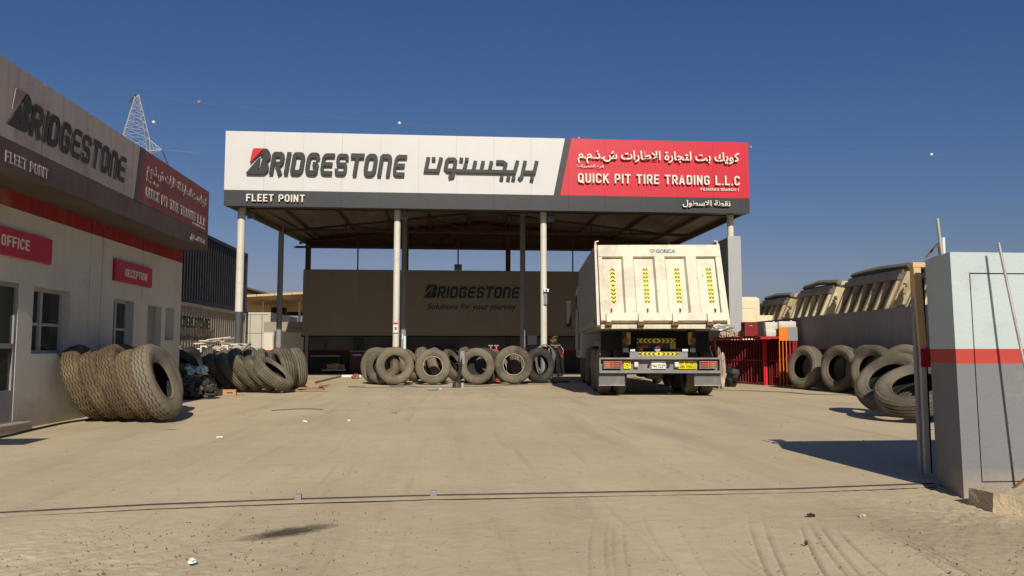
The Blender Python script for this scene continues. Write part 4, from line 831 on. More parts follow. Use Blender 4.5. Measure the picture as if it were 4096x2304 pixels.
tyre('rib', 9.0, 13.7, (-.5, -.5, .5), 'grey tyre between the heap and the boundary wall', GF, z=.5)
tyre('zig', 8.0, 10.8, (-.3, .1, .85), 'tyre lying nearest the wall in the gate post heap', GF, z=.5)
tyre('zig', 8.8, 12.2, (-.6, -.2, .6), 'tyre resting against the wall behind the gate post heap', GF, z=.55)
tyre('dark', 7.6, 10.1, (.05, .1, .97), 'flat tyre under the front of the gate post heap', GF, z=.17)

# ---------------------------------------------------------------- tipper truck
tk = thing('tipper_truck', 'cream tipper truck seen from behind, reversed out from under the canopy', 'truck', (4.53, 16.35, 0), rad(-6.0))
# box body
TW = 1.31
def tailT():                                     # tailgate plane, top leans forward
    return Matrix.Translation((0, -0.62, 1.58)) @ Matrix.Rotation(rad(-20.5), 4, 'X')
TG = tailT(); GH = 1.80                          # gate height along its slope
MB().box(-TW, TW, 0.02, 0.07, 0, GH, 0, TG).build('tailgate', m_tipper, tk)
tgp = bpy.data.objects['tailgate']
def gx(u, v): return (-TW + u * 2 * TW)
g = MB()
g.bbox(-TW, TW, -0.07, 0.018, GH * .84, GH, .012, 0, TG); g.build('top_rail', m_tipper, tgp)
MB().bbox(-TW, TW, -0.09, 0.018, 0, GH * .10, .012, 0, TG).build('bottom_rail', m_tipper, tgp)
for s in (-1, 1): MB().bbox(min(s * TW, s * (TW - .09)), max(s * TW, s * (TW - .09)), -0.065, 0.018, GH * .101, GH * .839, .010, 0, TG).build('side_rail', m_tipper, tgp)
for u in (.245, .505, .762): MB().prism([(gx(u, 0) - .14, .018), (gx(u, 0) - .105, -.075), (gx(u, 0) + .105, -.075), (gx(u, 0) + .14, .018)], 0, 1, 0, TG @ Matrix(((1, 0, 0, 0), (0, 0, 1, 0), (0, GH * .74 - .004, 0, GH * .10 + .002), (0, 0, 0, 1)))).build('stiffener', m_tipper, tgp)
def chev(parent, x, z0, z1, w, T, y=-0.0, cols=1, horiz=False):
    MB().box(x - w / 2, x + w / 2, y - .004, y, z0, z1, 0, T).build('reflective_strip', m_yel, parent) if not horiz else MB().box(z0, z1, y - .004, y, x - w / 2, x + w / 2, 0, T).build('reflective_strip', m_yel, parent)
    mb = MB(); n = 9; L = (z1 - z0)
    for c in range(cols):
        cw = w / cols; xc = x - w / 2 + cw * (c + .5); hw = cw * .44
        for i in range(n):
            zc = z0 + L * (i + .5) / n; d = 1 if i > n // 2 else -1 if i < n // 2 else 0; q = L / n * .36
            if d == 0: poly = [(xc - hw, zc), (xc, zc + q), (xc + hw, zc), (xc, zc - q)]
            else: poly = [(xc - hw, zc - q * d), (xc, zc + q * .5 * d), (xc + hw, zc - q * d), (xc + hw, zc + q * .5 * d), (xc, zc + q * 1.9 * d), (xc - hw, zc + q * .5 * d)]
            if horiz: poly = [(b, a) for a, b in poly]
            mb.prism(poly, y - .006, y - .0045, 0, T)
    mb.build('black_arrows', m_letter_blk, parent)
for u, c in ((.115, 1), (.385, 2), (.645, 2), (.905, 2)): chev(tgp, gx(u, 0), GH * .25, GH * .70, .115, TG, 0.018, c)
txt('lettering', 'GORICA', M('slate_letter', (0.12, 0.15, 0.21), 0.6, var=0.2), tgp, TG @ FRONT(-.05, -.074, GH * .882), .42, .10, ext=.003, offset=0.045)
cr = MB(); stroke(cr, [(-.16, GH * .895), (-.185, GH * .91), (-.185, GH * .925), (-.16, GH * .936), (-.09, GH * .936), (-.075, GH * .92), (-.09, GH * .895)], .012, -.073, -.071, True, T=TG)
stroke(cr, [(-.155, GH * .928), (-.15, GH * .908), (-.125, GH * .908), (-.12, GH * .924)], .012, -.0735, -.071, T=TG); stroke(cr, [(-.115, GH * .918), (-.09, GH * .924)], .012, -.0737, -.071, T=TG); cr.build('badge', M('slate_letter', (0.1, 0.13, 0.19)), tgp)
for u in (.06, .315, .585, .86):
    h_ = MB().bbox(gx(u, 0) - .05, gx(u, 0) + .05, -.15, -.092, -.05, GH * .085, .012, 0, TG).build('latch', m_tipper, tgp)
    MB().box(gx(u, 0) - .065, gx(u, 0) + .065, -.12, .0, -.12, -.052, 0, TG).build('hinge_block', m_rust, h_)
for u in (.09, .38, .64, .92): MB().tube([TG @ Vector((gx(u, 0), .01, GH * .17)), TG @ Vector((gx(u, 0) + .01, -.035, GH * .155)), TG @ Vector((gx(u, 0), -.02, GH * .12))], .014, 6).build('rope_hook', m_rust, tgp, smooth=True)
# body sides with corner posts and ribs, floor, bottom beam
bd = MB(); 
for s in (-1, 1):
    X0, X1 = (TW - .03, TW + .03) if s > 0 else (-TW - .03, -TW + .03)
    bd.add([(X, y, z) for X in (X0, X1) for y, z in ((-.50, 1.5), (5.3, 1.5), (5.3, 3.25), (0.16, 3.25))], [(0, 1, 2, 3), (4, 7, 6, 5), (0, 3, 7, 4), (0, 4, 5, 1), (1, 5, 6, 2), (3, 2, 6, 7)])
bd.box(-TW + .03, TW - .03, 5.2, 5.3, 1.5, 3.4); bd.box(-TW + .03, TW - .03, -.4, 5.2, 1.45, 1.56); bod = bd.build('body', m_tipside, tk)
for s in (-1, 1):
    for i in range(17):
        y = 0.25 + i * .30; xx = s * (TW + .03); zt = 3.15
        MB().prism([(0, 0), (.04, .055), (.13, .055), (.17, 0)], 1.62, zt, 0, Matrix(((0, 0, s, xx), (1, 0, 0, 0), (0, 1, 0, 0), (0, 0, 0, 1))) @ Matrix(((1, 0, 0, y), (0, 1, 0, 0), (0, 0, 1, 0), (0, 0, 0, 1))) if False else Matrix(((0, 0, s, xx), (1, 0, 0, y), (0, 1, 0, 0), (0, 0, 0, 1)))).build('rib', m_tipside, bod)
    MB().box(min(s * (TW + .03), s * (TW + .09)), max(s * (TW + .03), s * (TW + .09)), 0.2, 5.3, 1.5, 1.62).build('side_rail', m_tipside, bod)
    MB().box(min(s * (TW + .03), s * (TW + .08)), max(s * (TW + .03), s * (TW + .08)), 0.2, 5.3, 3.16, 3.25).build('side_rail', m_tipside, bod)
    MB().bar((s * (TW + .045), -.60, 1.5), (s * (TW + .03), .13, 3.30), .055, .10).build('corner_post', m_tipper, bod)
    MB().tube([(s * (TW + .03), .13, 3.25), (s * (TW + .03), .15, 3.38), (s * (TW - .04), .16, 3.40)], .022, 8).build('post_hook', m_tipper, bod, smooth=True)
MB().bbox(-TW, TW, -.66, -.50, 1.44, 1.53, .012).build('bottom_beam', m_tipper, bod)
crumple('torn_sheet', m_galv, None, None, (1.22, -.62, 1.40), (.30, .12, .10), 5, .5, parent=tk)
# chassis
ch = MB().box(-.5, -.4, 0.1, 7.6, .78, 1.05).box(.4, .5, .1, 7.6, .78, 1.05).box(-.4, .4, .2, .3, .8, 1.0).box(-.4, .4, 2.0, 2.1, .8, 1.0).build('chassis', m_darkmetal, tk)
MB().box(-1.2, 1.2, .5, .58, .95, 1.42).build('wheel_arch_plate', m_black, ch)
for s in (-1, 1):
    MB().box(s * .72 - .06, s * .72 + .06, -.05, .25, .95, 1.44).build('hinge_bracket', m_darkmetal, ch)
    MB().box(s * .66 - .04, s * .66 + .04, -.075, -.052, 1.12, 1.38).build('worn_sticker', m_yeld, ch)
    MB().tube([(s * .72, -.09, 1.2), (s * .72, .0, 1.2)], .07, 12).build('hinge_pin', m_rust, ch, smooth=True)
# rear under-run bumper
bp_ = MB().box(-1.30, 1.30, .02, .06, .55, .83).bbox(-1.30, 1.30, -.14, .02, .80, .835, .006).bbox(-1.305, 1.305, -.16, .02, .505, .56, .008).box(-1.30, -1.27, -.13, .02, .561, .799).box(1.27, 1.30, -.13, .02, .561, .799).build('bumper', M('grey_bumper', (.20, .20, .20), .6, var=.15, dirt=DUST, dirt_amt=.45, dirt_scale=3), tk)
T0 = Matrix.Identity(4)
MB().box(-.63, .62, .0, .03, .836, .96).build('crossmember', m_steel_g, bp_)
chev(bp_, .915, -.42, .41, .07, T0, -.002, 1, True)
chev(tk, 1.20, -.45, .38, .095, T0, .12, 1, True)
MB().box(-.47, .40, .121, .14, 1.02, 1.15).build('lamp_board', m_darkmetal, tk)
for x_ in (-.28, .02): MB().bbox(x_ - .07, x_ + .07, .085, .12, 1.04, 1.12, .01).build('red_reflector', m_redlens, tk)
MB().box(.26, .385, .1, .119, 1.02, 1.15).build('yellow_label', m_yeld, tk); MB().box(-.44, -.33, .1, .119, .98, 1.06).build('yellow_label', m_yeld, tk)
MB().tube([(-.03, -.02, 1.02), (-.03, .1, 1.02)], .06, 16).build('tow_socket', m_galv, tk, smooth=True); MB().box(-.62, -.52, -.03, .0, .97, 1.02).build('white_tag', m_plate, tk); MB().box(.5, .62, -.03, .0, .97, 1.02).build('white_tag', m_plate, tk)
def lampcl(x0, x1, flip):
    l = MB().bbox(x0, x1, -.115, -.02, .60, .765, .012).build('tail_lamp', m_rust, tk); w = (x1 - x0) - .04
    k = .38
    a, b, c = (x0 + .02, x0 + .02 + w * k, x1 - .02) if not flip else (x0 + .02, x0 + .02 + w * (1 - k), x1 - .02)
    MB().box(a, b - .003, -.122, -.116, .62, .745).build('lens', m_orglens if not flip else m_redlens, l); MB().box(b + .003, c, -.122, -.116, .62, .745).build('lens', m_redlens if not flip else m_orglens, l)
    gr = MB()
    for zz in (.61, .655, .70, .75): gr.tube([(x0 - .01, -.135, zz), (x1 + .01, -.135, zz)], .005, 5)
    for xx in (x0 + .0, (x0 + x1) / 2, x1): gr.tube([(xx, -.135, .60), (xx, -.135, .76)], .005, 5)
    gr.build('lamp_guard', m_galv, l)
lampcl(-1.20, -.82, False); lampcl(.85, 1.21, True)
y_ = -.012
s1 = MB().box(-.765, -.615, y_ - .006, .018, .60, .76).build('prohibition_sticker', m_yel, tk)
sk = MB(); stroke(sk, [(-.69 + .055 * math.cos(a * math.pi / 10), .68 + .055 * math.sin(a * math.pi / 10)) for a in range(20)], .009, y_ - .009, y_ - .0065, True); stroke(sk, [(-.725, .645), (-.655, .715)], .009, y_ - .0095, y_ - .0065); stroke(sk, [(-.71, .70), (-.69, .675), (-.672, .672), (-.67, .66)], .014, y_ - .010, y_ - .0065); sk.build('symbol', m_letter_blk, s1)
for x_ in (-.50, .37): MB().bbox(x_ - .05, x_ + .05, -.06, .018, .625, .74, .012).build('work_lamp', m_galv, tk); MB().box(x_ - .032, x_ + .032, -.066, -.061, .645, .72).build('lens', m_plate, tk)
for x_ in (-.22, .20): MB().tube([(x_, -.04, .67), (x_, .015, .67)], .028, 10).build('rubber_stop', m_black, tk)
pl = MB().box(-.165, .135, y_ - .006, .018, .595, .765).build('number_plate', m_plate, tk)
txt('lettering', '*41722*', m_letter_blk, pl, FRONT(-.15, y_ - .010, .615), .27, .075, ext=.003, offset=.01); txt('lettering', 'U', m_letter_blk, pl, FRONT(.085, y_ - .010, .705), .022, .045, ext=.003)
kd = MB().box(.405, .80, y_ - .006, .018, .595, .765).build('warning_board', m_yel, tk)
din('lettering', 'KEEP DISTANCE', m_letter_blk, kd, FRONT(.415, y_ - .010, .69), .37, .058, .003); din('lettering', 'LONG VEHICLE', m_letter_blk, kd, FRONT(.415, y_ - .010, .61), .37, .062, .003)
m_flap = M('grey_mudflap', (.14, .14, .14), .7, var=.12, dirt=DUST, dirt_amt=.35, dirt_scale=3)
for a, b in ((-1.31, -.75), (.74, 1.31)): MB().bbox(a, b, -.05, -.035, .235, .50, .004).build('mudflap', m_flap, tk); MB().box(a, b, -.056, -.051, .235, .25).build('flap_strip', m_galv, tk)
# wheels
wm = tyre_mesh('truck_tyre', R=.53, W=.27, ri=.29, style='zig', mat=m_rubber, gmat=m_rubber_gv, n=56)
rim = MB().lathe([(.29, -.10), (.26, -.10), (.24, -.02), (.10, .02), (.06, .06), (.0, .06)], 32, closed=False).mesh('rim', m_darkmetal, True)
def wheel(x, y, s):
    w = link('wheel', None, tk); w.location = (x, y, .53); w.rotation_euler = (0, rad(90 * s), 0); link('tyre', wm, w); link('rim', rim, w)
for y in (.75, 2.10):
    for x in (-1.13, -.80, .80, 1.13): wheel(x, y, 1 if x > 0 else -1)
    MB().tube([(-1, y, .53), (1, y, .53)], .08, 10).build('axle', m_darkmetal, tk); MB().bbox(-.2, .2, y - .2, y + .2, .35, .75, .08).build('differential', m_darkmetal, tk)
for y in (4.9, 6.9):
    for x in (-1.08, 1.08): wheel(x, y, 1 if x > 0 else -1)
for s in (-1, 1):
    MB().prism([(.1, .9), (.2, 1.2), (2.7, 1.2), (2.75, .9), (2.6, 1.1), (.3, 1.1)], s * 1.25 if s > 0 else -1.25 - .02, s * 1.25 + .02 if s > 0 else -1.25, 0, Matrix.Rotation(rad(90), 4, 'Z') @ Matrix.Rotation(rad(0), 4, 'X')).build('mudguard', m_flap, tk)
MB().bbox(-1.2, -.85, 3.1, 4.2, .5, 1.1, .05).build('fuel_tank', m_darkmetal, tk); MB().bbox(.85, 1.2, 3.4, 4.6, .5, 1.1, .05).build('battery_box', m_darkmetal, tk)
# cab
cabm = M('white_cab_paint', (.50, .48, .42), .4, var=.1, dirt=DUST, dirt_amt=.2)
cb = MB().bbox(-1.32, 1.32, 6.0, 7.9, .75, 2.95, .09).build('cab', cabm, tk)
MB().box(-1.33, -1.323, 7.0, 7.7, 1.9, 2.7).build('side_window', m_glass, cb); MB().box(1.323, 1.33, 7.0, 7.7, 1.9, 2.7).build('side_window', m_glass, cb)
MB().bbox(-1.2, 1.2, 6.1, 7.6, 2.95, 3.3, .12).build('roof_deflector', cabm, cb)
for s in (-1, 1):
    mr = MB().bbox(s * 1.56 - .09, s * 1.56 + .09, 7.65, 7.75, 1.75, 2.55, .03).build('mirror', m_black, cb); MB().tube([(s * 1.32, 7.8, 2.6), (s * 1.56, 7.75, 2.6), (s * 1.56, 7.75, 1.7), (s * 1.32, 7.8, 1.7)], .018, 6).build('mirror_arm', m_black, mr)
for i in range(3): MB().tube([(-1.38, 6.1 + i * .14, 1.0), (-1.38, 6.1 + i * .14, 2.2 - .25 * i)], .05, 10).build('exhaust_pipe', m_galv, tk, smooth=True)

# ---------------------------------------------------------------- right side: boundary wall, scrap bodies, cage
b3 = MB().add([(x, y, z) for x in (9.8, 10.0) for y, z in ((4.5, 0), (24.0, 0), (24.0, 1.9), (15.6, 1.93), (4.5, 1.93))], [(0, 1, 2, 3, 4), (9, 8, 7, 6, 5), (0, 5, 6, 1), (1, 6, 7, 2), (2, 7, 8, 3), (3, 8, 9, 4), (4, 9, 5, 0)]).build('boundary_wall', m_rwall)
tag(b3, 'long grey rendered boundary wall with a red stripe on the right', 'wall')
m_scrapd = M('grimy_tipper_side', (.17, .155, .13), .8, var=.25, dirt=(.30, .25, .17), dirt_amt=.3, streak=((.10, .09, .075), .5))
m_scrapc = M('old_cream_body', (.74, .64, .43), .65, var=.1, dirt=(.4, .27, .15), dirt_amt=.25, dirt_scale=2.5, streak=((.4, .3, .2), .3))
m_sc1 = m_scrapc; m_sc2 = M('browned_cream_body', (.56, .46, .30), .75, var=.15, dirt=(.30, .19, .11), dirt_amt=.45, dirt_scale=2.0, streak=((.28, .19, .12), .45), chips=((0.16, 0.08, 0.05), 6.0, 0.62))
def scrap(y_far, y_near, zt, endw, label, seed):
    r = random.Random(seed); L = y_far - y_near
    s = thing('scrapped_dump_bed', label, 'scrap body', (12.4, y_near + .7, 0.6), 0, 'scrapped tipper bodies beyond the boundary wall')
    m_scrapc = (m_sc1, m_sc2)[seed % 2]
    H = zt - .6; k = .25                                     # whole body leans away by k per metre
    S = Matrix(((1, 0, k, 0), (0, 1, -.42, 0), (0, 0, 1, 0), (0, 0, 0, 1)))
    MB().box(0, .06, 0, L, 0, H, 0, S).build('side_panel', m_scrapd, s)
    n = max(3, int(L / .55))
    for i in range(n + 1):
        y = .02 + (L - .16) * i / n; MB().box(-.16, -.002, y, y + .10, 0, H * .87, 0, S).build('side_rib', m_scrapc, s)
    MB().box(-.20, .02, -.02, L, H * .87 + .003, H * .93, 0, S).build('rail', m_scrapd, s)
    t = MB().tube([S @ Vector((-.05, -.12, H + .02)), S @ Vector((-.05, L * .55, H + .07 + .05 * r.random())), S @ Vector((-.05, L, H + .02))], .085, 4).build('top_tube', m_scrapd, s)
    MB().box(-.14, .10, -.01, L, H * .935, H * .975, 0, S).build('rail', m_scrapd, s)
    e = MB().box(.10, endw, -.05, .0, H * .62, H * .97, 0, S).build('end_panel', m_scrapc, s)
    MB().box(.12, endw - .05, -.11, -.04, 0, H * .58, 0, S).build('end_panel', m_scrapc, s)
    MB().bbox(.05, endw + .02, -.14, .02, H * .97 + .002, H + .06, .02, 0, S).build('top_beam', m_scrapc, s)
    MB().box(-.06, .085, -.12, -.002, 0, H * .95, 0, S).build('end_post', m_scrapc, s); MB().box(endw + .003, endw + .10, -.12, .0, 0, H, 0, S).build('end_post', m_scrapc, s)
    for i in range(4): z = H * (.5 + .11 * i); MB().box(-.02, .16, -.17, -.122, z, z + .03, 0, S).build('step', m_scrapc, s)
    MB().box(endw - .02, endw, 0, L, 0, H * .95, 0, S).build('far_panel', m_scrapd, s)
scrap(30.9, 28.6, 3.08, .9, 'farthest scrapped tipper body, nearest the white cab roof', 1)
scrap(27.6, 25.2, 3.25, 1.1, 'second scrapped tipper body with a small cream end panel', 2)
scrap(24.3, 21.3, 3.38, 1.35, 'longest scrapped tipper body with dark square tubes on top', 3)
scrap(20.4, 19.5, 3.36, 1.6, 'nearest scrapped tipper body, just left of the timber gate post', 4)
MB_ = MB().tube([(13.6, 20.0, 3.2), (13.6, 20.0, 4.1)], .05, 10).build('white_pipe', m_wbag, None, smooth=True); tag(MB_, 'thin white pipe standing above the longest scrapped body', 'pipe')
cc2 = thing('truck_cab', 'rounded cream truck cab roof beyond the wall, beside the side wall', 'cab', (11.2, 28.6, 0))
MB().bbox(-.75, .75, 0, 1.8, .9, 3.05, .16).build('cab_shell', m_scrapc, cc2); MB().bbox(-.5, .55, -.012, .06, 1.7, 2.6, .08).build('rear_panel', m_scrapc, cc2); MB().box(.8, 2.6, .6, .9, .6, 2.36).build('bulkhead', m_scrapc, cc2)
# red cage of bars
m_cage = M('dark_red_steel', (0.20, 0.010, 0.012), 0.5, var=0.2); m_cagei = M('maroon_sheet', (0.045, 0.006, 0.008), 0.7, var=0.2)
cg = thing('barred_cage', 'dark red cage of upright steel bars beside the leftmost leaning tyre', 'cage', (9.0, 21.4, 0))
def bars(p, q, n, z0, z1, r, mat, name, parent):
    mb = MB()
    for i in range(n):
        t = (i + .5) / n; x = p[0] + (q[0] - p[0]) * t; y = p[1] + (q[1] - p[1]) * t; mb.bar((x, y, z0), (x, y, z1), r)
    return stuff(mb.build(name, mat, parent))
for p, q, n in (((-.95, 2.4), (0, 0), 22), ((.04, -.02), (.50, -.85), 12), ((-.95, 2.4), (.3, 2.5), 12)):
    bars(p, q, n, .05, 1.36, .022, m_cage, 'bars', cg)
    for z_ in (.04, .7, 1.36): MB().bar((p[0], p[1], z_), (q[0], q[1], z_), .045).build('frame_rail', m_cage, cg)
    for e in (p, q): MB().bar((e[0], e[1] - .03, 0), (e[0], e[1] - .03, 1.42), .05).build('frame_post', m_cage, cg)
MB().bar((-.02, -.10, 0), (-.02, -.10, 1.46), .09, .05).build('bright_post', M('bright_red_post', (.72, .025, .03), .5, var=.05), cg)
MB().box(-.8, .35, 0.3, 2.2, 1.37, 1.39).build('lid', m_cage, cg); MB().add([(-.80, 2.4, .06), (.10, .12, .06), (.10, .12, 1.3), (-.80, 2.4, 1.3), (.56, -.76, .06), (.56, -.76, 1.3)], [(0, 1, 2, 3), (1, 4, 5, 2)]).build('inner_sheet', m_cagei, cg)
bbx = thing('sign_barrier', 'barrier with an orange and a grey board on thin orange legs beside the red cage', 'barrier', (9.17, 20.2, 0))
MB().box(-.25, .0, -.02, 0, 1.25, 1.62).build('orange_board', m_orange, bbx); MB().box(.003, .27, -.02, 0, 1.25, 1.62).build('grey_board', m_steel_g, bbx)
for i in range(6): MB().bar((-.24 + i * .097, 0.01, 0), (-.24 + i * .097, .01, 1.25), .02).build('leg', m_orange if i in (0, 1, 2) else m_steel_r, bbx)
for x_, y_, z_, w_, lb in ((8.98, 20.9, 1.58, .36, 'grubby white can on top, left of the orange board'), (9.40, 20.8, 1.60, .50, 'clean white can on top, above the grey board'), (8.92, 20.8, 1.38, .30, 'white can at the left edge of the orange board'), (9.50, 20.75, 1.38, .32, 'white can poking out right of the grey board')):
    j = thing('plastic_can', lb, 'can', (x_, y_, z_ - .01), 0, 'plastic cans on the red cage')
    MB().bbox(-w_ / 2, w_ / 2, -.12, .12, 0, .21, .045).build('can_body', m_can, j, smooth=True, angle=50); MB().tube([(w_ * .3, 0, .21), (w_ * .3, 0, .235)], .025, 10).build('cap', m_plate, j)
MB().box(8.6, 9.4, 20.66, 21.2, 1.30, 1.37).build('tmp', m_steel_r, cg).name = 'shelf'; 
for v in bpy.data.objects['shelf'].data.vertices: v.co -= Vector((9.0, 21.4, 0))
rb = thing('metal_box', 'dark red metal box standing on the cage left of the white cans', 'box', (8.68, 21.7, 1.39)); MB().bbox(-.17, .22, -.15, .15, 0, .42, .012).build('box_body', m_cage, rb); MB().box(-.04, .06, -.156, -.151, .3, .32).build('handle', m_galv, rb)
for i in range(5): crumple('dusty_rag', m_pinkrag, '%s dusty rag from the left on top of the red cage' % ordn[i], 'rag', (8.15 + .16 * i, 22.3 - .1 * i, 1.37), (.15, .15, .13 + .03 * (i % 2)), 10 + i, .6, group='rags on the red cage')
crumple('torn_sheeting', m_pinkrag, 'torn beige sheeting hanging between truck and cage', 'sheeting', (7.05, 19.6, .0), (.14, .25, .75), 31, .8)
crumple('scrap_heap', m_black, 'black scrap heap on the ground between truck wheels and cage', 'scrap', (7.5, 20.6, 0), (.5, .4, .45), 33, .9); crumple('crushed_bag', m_wbag, 'crushed pale plastic caught in the scrap beside the truck', 'bag', (7.25, 20.1, .25), (.16, .12, .14), 35, .9)

# ---------------------------------------------------------------- gate wall in the right foreground
gw = thing('gate_wall', 'gate wall in pale blue, red and grey at the right edge', 'wall', (3.5, 5.1, 0))
w = MB(); S = Matrix(((1, 0, -.012, 0), (0, 1, 0, 0), (0, 0, 1, 0), (0, 0, 0, 1)))
w.add([S @ Vector(v) for v in ((.035, .012, -.1), (.24, .60, -.1), (9, .60, -.1), (9, .012, -.1), (.035, .012, 1.69), (.24, .60, 1.70), (9, .60, 1.70), (9, .012, 1.69))], [(0, 1, 2, 3), (4, 7, 6, 5), (0, 4, 5, 1), (1, 5, 6, 2), (2, 6, 7, 3), (3, 7, 4, 0)]); w.build('wall_core', m_pier, gw)
gf = 0.009
MB().box(.035, .168, 0, .0115, -.1, 1.688, 0, S).build('edge_strip', m_pier, gw); MB().box(.168, 9, 0, .0115, 1.543, 1.688, 0, S).build('top_strip', m_pier, gw); MB().box(.168, 9, 0, .0115, -.1, .087, 0, S).build('bottom_strip', m_pier, gw)
MB().bbox(.168 + gf, 9, .001, .0115, .087 + gf, 1.543 - gf, .002, 0, S).build('inset_panel', m_pier, gw)
MB().box(.165, 9, .0112, .0118, .085, 1.545, 0, S).build('groove', m_groove, gw)
gp = thing('gate_post', 'sliding gate end post, tan timber above grey steel with a red reflector', 'gate post', (3.755, 5.85, 0))
MB().bar((.0, 0, 1.02), (-.025, 0, 1.70), .05, .06).build('timber', m_wood, gp); MB().bbox(-.06, .10, -.03, .03, 1.66, 1.70, .005).build('top_cleat', m_wood, gp)
MB().box(-.025, .015, -.03, .03, .035, 1.02).build('steel_channel', M('pale_steel_channel', (.50, .47, .41), .5, var=.08), gp); MB().box(-.045, -.026, .0, .04, .02, 1.69).build('back_channel', m_steel_g, gp)
MB().box(-.03, .062, -.037, -.031, .865, 1.01).build('red_reflector', m_sign, gp); MB().box(.018, .068, .03, .05, .03, 1.65).build('gate_edge', m_black, gp)
for nm, pts, r, lb in (('leaning_pole', [(3.79, 4.98, 1.74), (3.86, 4.90, .95), (3.95, 4.75, -.06)], .0095, 'thin grey pole leaning against the face of the gate wall'), ('upright_pole', [(3.66, 5.4, 1.68), (3.635, 5.4, 1.98)], .012, 'short rough steel pole standing on top of the gate wall')):
    tag(MB().tube(pts, r, 10).build(nm, m_galv, None, smooth=True), lb, 'pole')
tag(MB().bar((3.60, 5.5, 1.70), (3.70, 5.5, 1.81), .012).bar((3.70, 5.5, 1.81), (3.71, 5.5, 1.70), .012).build('bent_bracket', m_rust), 'small rusty angle bracket on top of the gate wall', 'bracket')
def chunk(name, pts, h, mat, label, seed, z0=-.03):
    bm = bmesh.new(); vb = [bm.verts.new((x, y, z0)) for x, y in pts]; cxm = sum(p[0] for p in pts) / len(pts); cym = sum(p[1] for p in pts) / len(pts)
    r = random.Random(seed); vt = [bm.verts.new((cxm + (x - cxm) * .94, cym + (y - cym) * .94, h * (.85 + .3 * r.random()))) for x, y in pts]
    n = len(pts); bm.faces.new(vt); bm.faces.new(vb[::-1])
    for i in range(n): bm.faces.new((vb[i], vb[(i + 1) % n], vt[(i + 1) % n], vt[i]))
    bmesh.ops.triangulate(bm, faces=bm.faces[:]); bmesh.ops.subdivide_edges(bm, edges=bm.edges[:], cuts=4, use_grid_fill=True)
    for v in bm.verts:
        q = noise.noise_vector(v.co * 14 + Vector((seed, 0, 0))); v.co += q * .008 + noise.noise_vector(v.co * 45) * .003
    me = bpy.data.meshes.new(name); bm.to_mesh(me); bm.free(); me.materials.append(mat); o = link(name, me); tag(o, label, 'concrete lump'); return o
chunk('concrete_lump', [(3.42, 4.90), (3.42, 4.66), (3.56, 4.50), (3.72, 4.60), (3.74, 4.86), (3.6, 4.97)], .10, m_concrete, 'broken concrete lump at the foot of the gate wall', 3)
chunk('concrete_slab', [(3.60, 4.44), (3.85, 4.28), (4.4, 4.2), (4.5, 4.55), (3.75, 4.58)], .05, m_concrete, 'low broken slab at the right edge, in front of the lump', 5)
tag(MB().bar((3.64, 4.8, .08), (3.80, 4.84, .17), .012).build('bent_rebar', m_rust), 'short rusty bar sticking up from the concrete lump', 'bar')
tag(MB().bbox(3.72, 4.2, 4.84, 4.93, .03, .075, .006).build('broken_board', m_wood), 'weathered board lying behind the concrete lump', 'board')

# ---------------------------------------------------------------- pylon and marker balls
py = thing('lattice_pylon', 'tall steel lattice pylon rising behind the office fascia', 'pylon', (-58.3, 145, 0))
def pw(z): return 0.25 if z >= 48.5 else .25 + (48.5 - z) / 8.6 * 1.9 if z > 39.9 else 2.15 + (39.9 - z) / 39.9 * 3.2
rot = Matrix.Rotation(rad(28), 4, 'Z'); V = lambda sx, sy, z: rot @ Vector((sx * pw(z), sy * pw(z), z))
lv = [0, 8, 15, 21, 26, 30, 33, 35.5, 37.6, 39.9, 41.5, 43, 44.4, 45.6, 46.7, 47.7, 48.5]
for s in ((-1, -1), (1, -1), (1, 1), (-1, 1)): MB().bar(V(*s, 39.9), V(*s, 48.5), .11).bar(V(*s, 0), V(*s, 39.9), .14).build('leg', m_pylon, py)
br = MB(); cs = [(-1, -1), (1, -1), (1, 1), (-1, 1)]
for a, b in zip(lv, lv[1:]):
    for i in range(4):
        p, q = cs[i], cs[(i + 1) % 4]; br.bar(V(*p, a), V(*q, b), .045); br.bar(V(*q, a), V(*p, b), .045); br.bar(V(*p, a), V(*q, a), .05)
br.build('bracing', m_pylon, py)
for z_, w_ in ((38.0, 7.2), (31, 8.5)):
    a_ = MB()
    for s in (-1, 1):
        tip = rot @ Vector((s * (w_ - 2.0), 0, z_)); tip = Vector((s * (w_ - 2.2), -.5, z_))
        for t in ((s, -1), (s, 1)): a_.bar(V(*t, z_ - .3), tip, .12); a_.bar(V(*t, z_ + 1.7), tip, .10)
        for k_ in (.3, .6): a_.bar(V(s, -1, z_ - .3).lerp(tip, k_), V(s, -1, z_ + 1.7).lerp(tip, k_ - .15), .06)
    a_.build('crossarm', m_pylon, py)
MB().bar((5.0, -.5, 38.0), (6.3, -.5, 34.9), .22).build('insulator', m_darkmetal, py)
MB().bar((0, -.5, 48.4), (-1.2, -.5, 46.9), .22).build('lamp_arm', m_darkmetal, py)
cbp = [(-58.3, 145, 48.7), (-47.04, 145, 47.2), (-28, 145, 45.6), (-9.72, 145, 44.2), (24.92, 145, 42.1), (59.32, 145, 40.9), (96.95, 145, 40.4), (160, 145, 42)]
def cable(pts, r, name, label): tag(MB().tube(pts, r, 5).build(name, m_hose, None), label, 'cable')
cable(cbp, .014, 'earth_wire', 'thin overhead wire with marker balls running right from the pylon top'); cable([(-52.2, 144.5, 38.0), (-49.0, 144.5, 37.7), (-20, 144.5, 35.4), (40, 144.5, 31), (160, 144.5, 31)], .014, 'power_line', 'thin power line leaving the pylon crossarm to the right')
cable([(-57, 147, 48.0), (-55.75, 147, 44.2), (-52, 170, 38)], .012, 'slack_wire', 'short slack wire carrying the ball beside the pylon')
